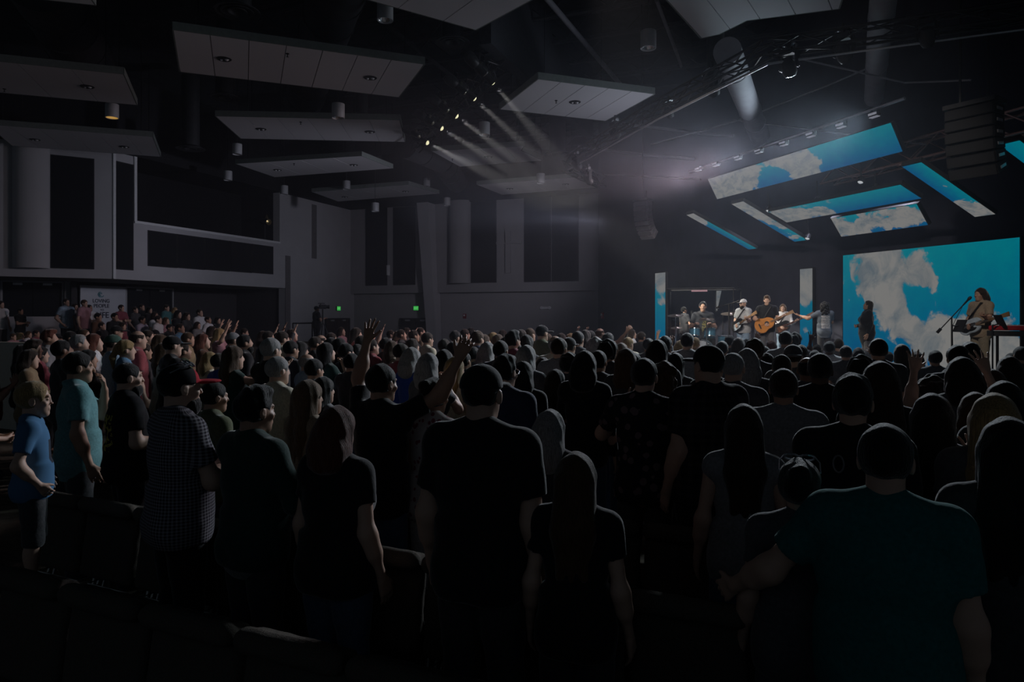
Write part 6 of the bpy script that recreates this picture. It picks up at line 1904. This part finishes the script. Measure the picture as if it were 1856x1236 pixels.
M_acg = mat('guitar_orange', (.55, .22, .05), .3); M_neckw = mat('guitar_neck', (.30, .17, .08), .4); M_blkg = mat('guitar_black', (.015, .015, .017), .3); M_bluew = mat('guitar_pale', (.45, .52, .58), .3); M_darkw = mat('guitar_brown', (.10, .04, .025), .35)
kw = dict(res=.011, face=True)
r8, _ = hero(1777, 522, 13.0, 'm', 'o', 'ng', 's', 'tan', 'b', '2', 'khaki', 'long-haired guitarist in beige shirt singing before the widest screen', az=-100, z0=STZ, smat=m_shirt('tan'), hem=.84, **kw)
held(r8, 'electric', 'pale electric guitar held by the long-haired singer', M_bluew, M_neckw, M_blkg, nk=(-.93, -.12, .30))
hero(1571, 545, 16.2, 'f', 'l', 'dc', 'l', 'blk', 'b', '2', 'dgrey', 'woman with long curly hair in black cardigan looking up on stage', az=-78, z0=STZ, hem=.50, g=1.3, head=(0, .28), **kw)
M_slate = pattern('slate_back_print', 'lines', (.11, .13, .16), (.62, .60, .60), 55, (-.115, .115, 1.0, 1.38, -1, 22))
r6, _ = hero(1494, 547, 17.6, 'm', 'w', 'om', 's', 'grey', 'k', '2', 'char', 'singer with back turned, lettered slate tee, one arm stretched out', az=8, z0=STZ, smat=M_slate, hem=.74, g=1.05, **kw)
t = toworld(r6, (.075, .26, 1.50)); d = (toworld(r6, (.0, .13, 1.60)) - t).normalized()
mc = empty('microphone', t, 'black handheld microphone of the singer with outstretched arm', 'microphone')
MB().lathe(t - d * .14, d, [(0, .001), (0, .013), (.14, .018), (.15, .027)], 10).build('handle', M_dark, mc, smooth=True)
MB().lathe(t, d, [(.01, .027), (.04, .03), (.06, .02), (.065, .001)], 10).build('grille', M_alu, mc, smooth=True)
r5, _ = hero(1419, 551, 18.9, 'm', 'l', 'ng', 'l', 'white', 'j', '1', 'jeanl', 'long-haired bass player in white jacket beside the upright screen', az=-155, z0=STZ, **kw)
held(r5, 'bass', 'dark bass guitar held by the player in the white jacket', M_blkg, M_darkw, M_darkw)
r4, _ = hero(1390, 536, 17.4, 'm', 't', 'ng', 's', 'blk', 'r', '1', 'dgrey', 'singer in black tee playing an orange acoustic guitar', az=-158, z0=STZ, g=1.08, **kw)
held(r4, 'acoustic', 'orange acoustic guitar of the singer in black', M_acg, M_neckw)
r3, _ = hero(1347, 541, 17.7, 'm', 'F', 'ng', 's', 'grey', 'b', '1', 'jeanl', 'guitarist in pale cap and grey shirt at a microphone', az=-120, z0=STZ, capc='white', beard=True, smat=mat('cloth_stage_grey', (.33, .34, .36), .95, var=.15, scale=60), g=1.08, **kw)
held(r3, 'electric', 'black and white electric guitar of the guitarist in the pale cap', M_blkg, M_neckw, M_bluew)
r1, _ = hero(1240, 556, 20.6, 'm', 's', 'bb', 's', 'char', 'k', '2', 'char', 'camera person in black shirt raising a camera beside the drums', az=70, z0=STZ, head=(0, .05), **kw)
c = toworld(r1, (0, .33, 1.52)); f = todir(r1, (0, 1, .1)).normalized(); e = todir(r1, (1, 0, 0))
cm = empty('photo_camera', c, 'black photo camera raised beside the drums', 'camera')
R = Matrix((e, f, e.cross(f))).transposed()
MB().box(c, (.15, .08, .11), R).build('body', M_dark, cm, bevel=.01)
MB().lathe(c + f * .04, f, [(0, .04), (.10, .042), (.10, .034), (.09, .001)], 12).build('lens', M_frame, cm, smooth=True)
MB().box(c + R @ Vector((0, 0, .07)), (.05, .06, .04), R).build('viewfinder', M_dark, cm)
M_drt = pattern('drummer_print', 'print', SH['char'], (.35, .30, .10), 30, (-.10, .02, 1.05 - .4, 1.32 - .4, 1, 0))
p = P(1274, 547, 19.4)
pts = parts_for(hero=True, sex='m', arms='bb', res=.012, head=(0, 0), sleeve='s', hair='s', sit=True, face=True)
sc = (p.z - STZ) / 1.35
r2 = person(Vector((p.x, p.y, STZ)), -math.radians(-165), sc * 1.75, pts, 'char', 'k', '2', 'char', 'drummer in dark printed tee seated behind the drum kit', shirt_mat=M_drt)
st = empty('drum_stool', (p.x, p.y, STZ), 'round black stool under the drummer', 'stool')
MB().lathe(Vector((p.x, p.y, STZ + .38 * sc)), (0, 0, 1), [(-.02, .001), (-.02, .16), (.02, .17), (.05, .15), (.05, .001)], 16).build('seat', M_frame, st, smooth=True)
s = MB(); stand_base(s, Vector((p.x, p.y, STZ)), .25, .3); s.cyl((p.x, p.y, STZ + .25), (p.x, p.y, STZ + .38 * sc), .02); s.build('base', M_chrome, st)

# camera operator on a platform against the pale wall
q = P(577, 553, 27.0)
PZT = .72
mb = MB()
a = BAL.u; n = BAL.n
c0 = Vector((q.x, q.y, 0))
pf = empty('camera_platform', (c0.x, c0.y, -.22), 'dark platform for the camera operator by the brown double door', 'platform')
R = Matrix((a, n, Vector((0, 0, 1)))).transposed()
MB().box(c0 + Vector((0, 0, PZT - .04)), (2.2, 1.8, .08), R).build('deck', M_frame, pf)
for x in (-1, 1):
    for y in (-.8, .8):
        p = c0 + a * x + n * y
        MB().cyl((p.x, p.y, -.22), (p.x, p.y, PZT - .08), .04, n=8).build('leg', M_dark, pf)
rl = empty('safety_rail', c0 + Vector((0, 0, PZT)), 'black safety rail on the camera platform', 'rail')
p0, p1 = P(531, 586, 26.2), P(566, 585.5, 27.2)
for p in (p0, p1):
    MB().cyl((p.x, p.y, PZT - .9), p, .03, n=8).build('post', M_frame, rl, smooth=True)
MB().cyl(p0, p1, .03, n=8).build('top_bar', M_frame, rl, smooth=True)
op, _ = hero(574, 554, 27.0, 'm', 'F', 'bb', 's', 'blk', 'k', '2', 'blk', 'camera operator in black standing above the heads by the brown door', az=50, z0=PZT, res=.012, g=1.2)
c = P(585, 556, 26.7)
tp_ = empty('video_camera', Vector((c.x, c.y, PZT)), 'black video camera on a tripod beside its operator', 'camera')
f = Vector((.93, .36, 0)).normalized(); e = Vector((f.y, -f.x, 0)); R = Matrix((e, f, Vector((0, 0, 1)))).transposed()
MB().box(c, (.13, .28, .17), R).build('body', M_frame, tp_, bevel=.015)
MB().lathe(c + f * .13, f, [(0, .06), (.08, .07), (.12, .08), (.12, .065), (.10, .001)], 14).build('lens', M_frame, tp_, smooth=True)
MB().box(c - f * .05 + Vector((0, 0, .13)), (.04, .26, .035), R).build('handle', M_frame, tp_)
MB().box(c + e * .16 + f * -.1 + Vector((0, 0, .05)), (.16, .03, .12), R).build('viewfinder', M_frame, tp_)
s = MB(); s.cyl(c - Vector((0, 0, .09)), Vector((c.x, c.y, PZT + 1.0)), .03)
for k in range(3):
    an = 2.1 * k
    s.cyl((c.x, c.y, PZT + 1.05), (c.x + .45 * math.cos(an), c.y + .45 * math.sin(an), PZT + .01), .022, n=6)
s.build('tripod', M_dark, tp_)
# ------------------------------------------------------------------ chairs: one prototype, copied with its parts
S = Sdf(); S.b((0, .24, .43), (.235, .235, .045), .04, .01); S.c((-.20, .46, .425), (.20, .46, .425), .045, k=.03)
seat = S.mesh(.014, 'seat', .0015, 1.5)
S = Sdf()
Rb = rotm(0, -.16)
S.b((0, -.045, .645), (.238, .040, .235), .038, .01, R=Rb)
S.c((-.195, -.085, .862), (.195, -.085, .862), .046, k=.04)
S.c((-.17, -.01, .56), (.17, -.01, .56), .03, k=.05)
back = S.mesh(.013, 'backrest', .0015, 1.5)
def cmesh(nm, mb): 
    o = mb.build(nm, M_chair2, None); me = o.data; bpy.data.objects.remove(o); return me
legf = cmesh('leg', MB().path([(.225, .42, .39), (.235, .46, .0)], .013, 8)); legr = cmesh('leg', MB().path([(.225, .04, .40), (.240, -.08, .0)], .013, 8))
legr2 = cmesh('leg_brace', MB().path([(.205, .06, .39), (.222, -.045, .02)], .010, 8))
fr = MB()
fr.path([(-.225, .42, .385), (.225, .42, .385)], .012, 8); fr.path([(-.225, .04, .385), (.225, .04, .385)], .012, 8)
for q in (-1, 1):
    fr.path([(.225 * q, .42, .385), (.225 * q, .04, .385), (.225 * q, -.06, .60)], .012, 8)
fr.path([(-.225, .0, .22), (.225, .0, .22)], .008, 6)
frame = cmesh('seat_frame', fr)
rack = MB()
for z in (.30, .33, .36): rack.path([(-.2, .02, z), (-.2, -.07, z), (.2, -.07, z), (.2, .02, z)], .004, 5)
rack = cmesh('book_rack', rack)
CHN = 0
def chair(k, e, label, group='linked upholstered chairs'):
    p = FN * (1.96 + .93 * k) + FE * e
    z = fz(p.x, p.y)
    r = empty('linked_chair', (p.x, p.y, z), label, 'chair', group, -math.atan2(FN.x, FN.y))
    for nm, me, m in (('seat', seat, M_chair), ('backrest', back, M_chair), ('seat_frame', frame, M_chair2), ('book_rack', rack, M_chair2)):
        o = bpy.data.objects.new(nm, me); COL.objects.link(o); o.parent = r
        if not me.materials: me.materials.append(m)
    for me in (legf, legr):
        for q in (1, -1):
            o = bpy.data.objects.new('leg', me); COL.objects.link(o); o.parent = r; o.scale = (q, 1, 1)
    for q in (1, -1):
        o = bpy.data.objects.new('leg_brace', legr2); COL.objects.link(o); o.parent = r; o.scale = (q, 1, 1)
    return r
words = ['first', 'second', 'third', 'fourth', 'fifth', 'sixth', 'seventh', 'eighth', 'ninth', 'tenth', 'eleventh', 'twelfth', 'thirteenth', 'fourteenth', 'fifteenth', 'sixteenth']
rows = [(0, -3.46, 7, 'in the empty front row'), (1, -4.74, 13, 'in the row behind the blond boy'), (2, -3.9, 12, 'in the row of the floral dress'), (6, 0.0, 5, 'in the row beyond the grey-blonde bob')]
for k, e0, n, nm in rows:
    for i in range(n):
        chair(k, e0 + .5 * i + .25, 'brown upholstered chair %s, %s from the aisle end' % (nm, words[i]))

# ------------------------------------------------------------------ stage haze, thin and even, filling the hall beyond the first rows
hz = bpy.data.materials.new('haze_air'); hz.use_nodes = True
nt = hz.node_tree; nt.nodes.clear()
vs_, out = nt.nodes.new('ShaderNodeVolumeScatter'), nt.nodes.new('ShaderNodeOutputMaterial')
vs_.inputs['Color'].default_value = (.80, .84, 1, 1); vs_.inputs['Density'].default_value = HAZE; vs_.inputs['Anisotropy'].default_value = .25
nt.links.new(vs_.outputs[0], out.inputs['Volume'])
for nm, dens, c, sz, lab in (('haze', HAZE, (3.5, 24.6, 5.35), (45, 32.8, 11.2), 'thin stage haze hanging in the hall'), ('haze_drift', HAZE2, (0.6, 20.0, 6.6), (8.5, 13, 3.0), 'denser drift of haze under the lit theatre spotlights')):
    m_ = hz.copy()
    for n_ in m_.node_tree.nodes:
        if n_.type == 'VOLUME_SCATTER': n_.inputs['Density'].default_value = dens
    o = MB().box(c, sz).build(nm, m_)
    o['kind'] = 'stuff'; o['label'] = lab
print('N people', len(PEOPLE), 'objects', len(bpy.data.objects))
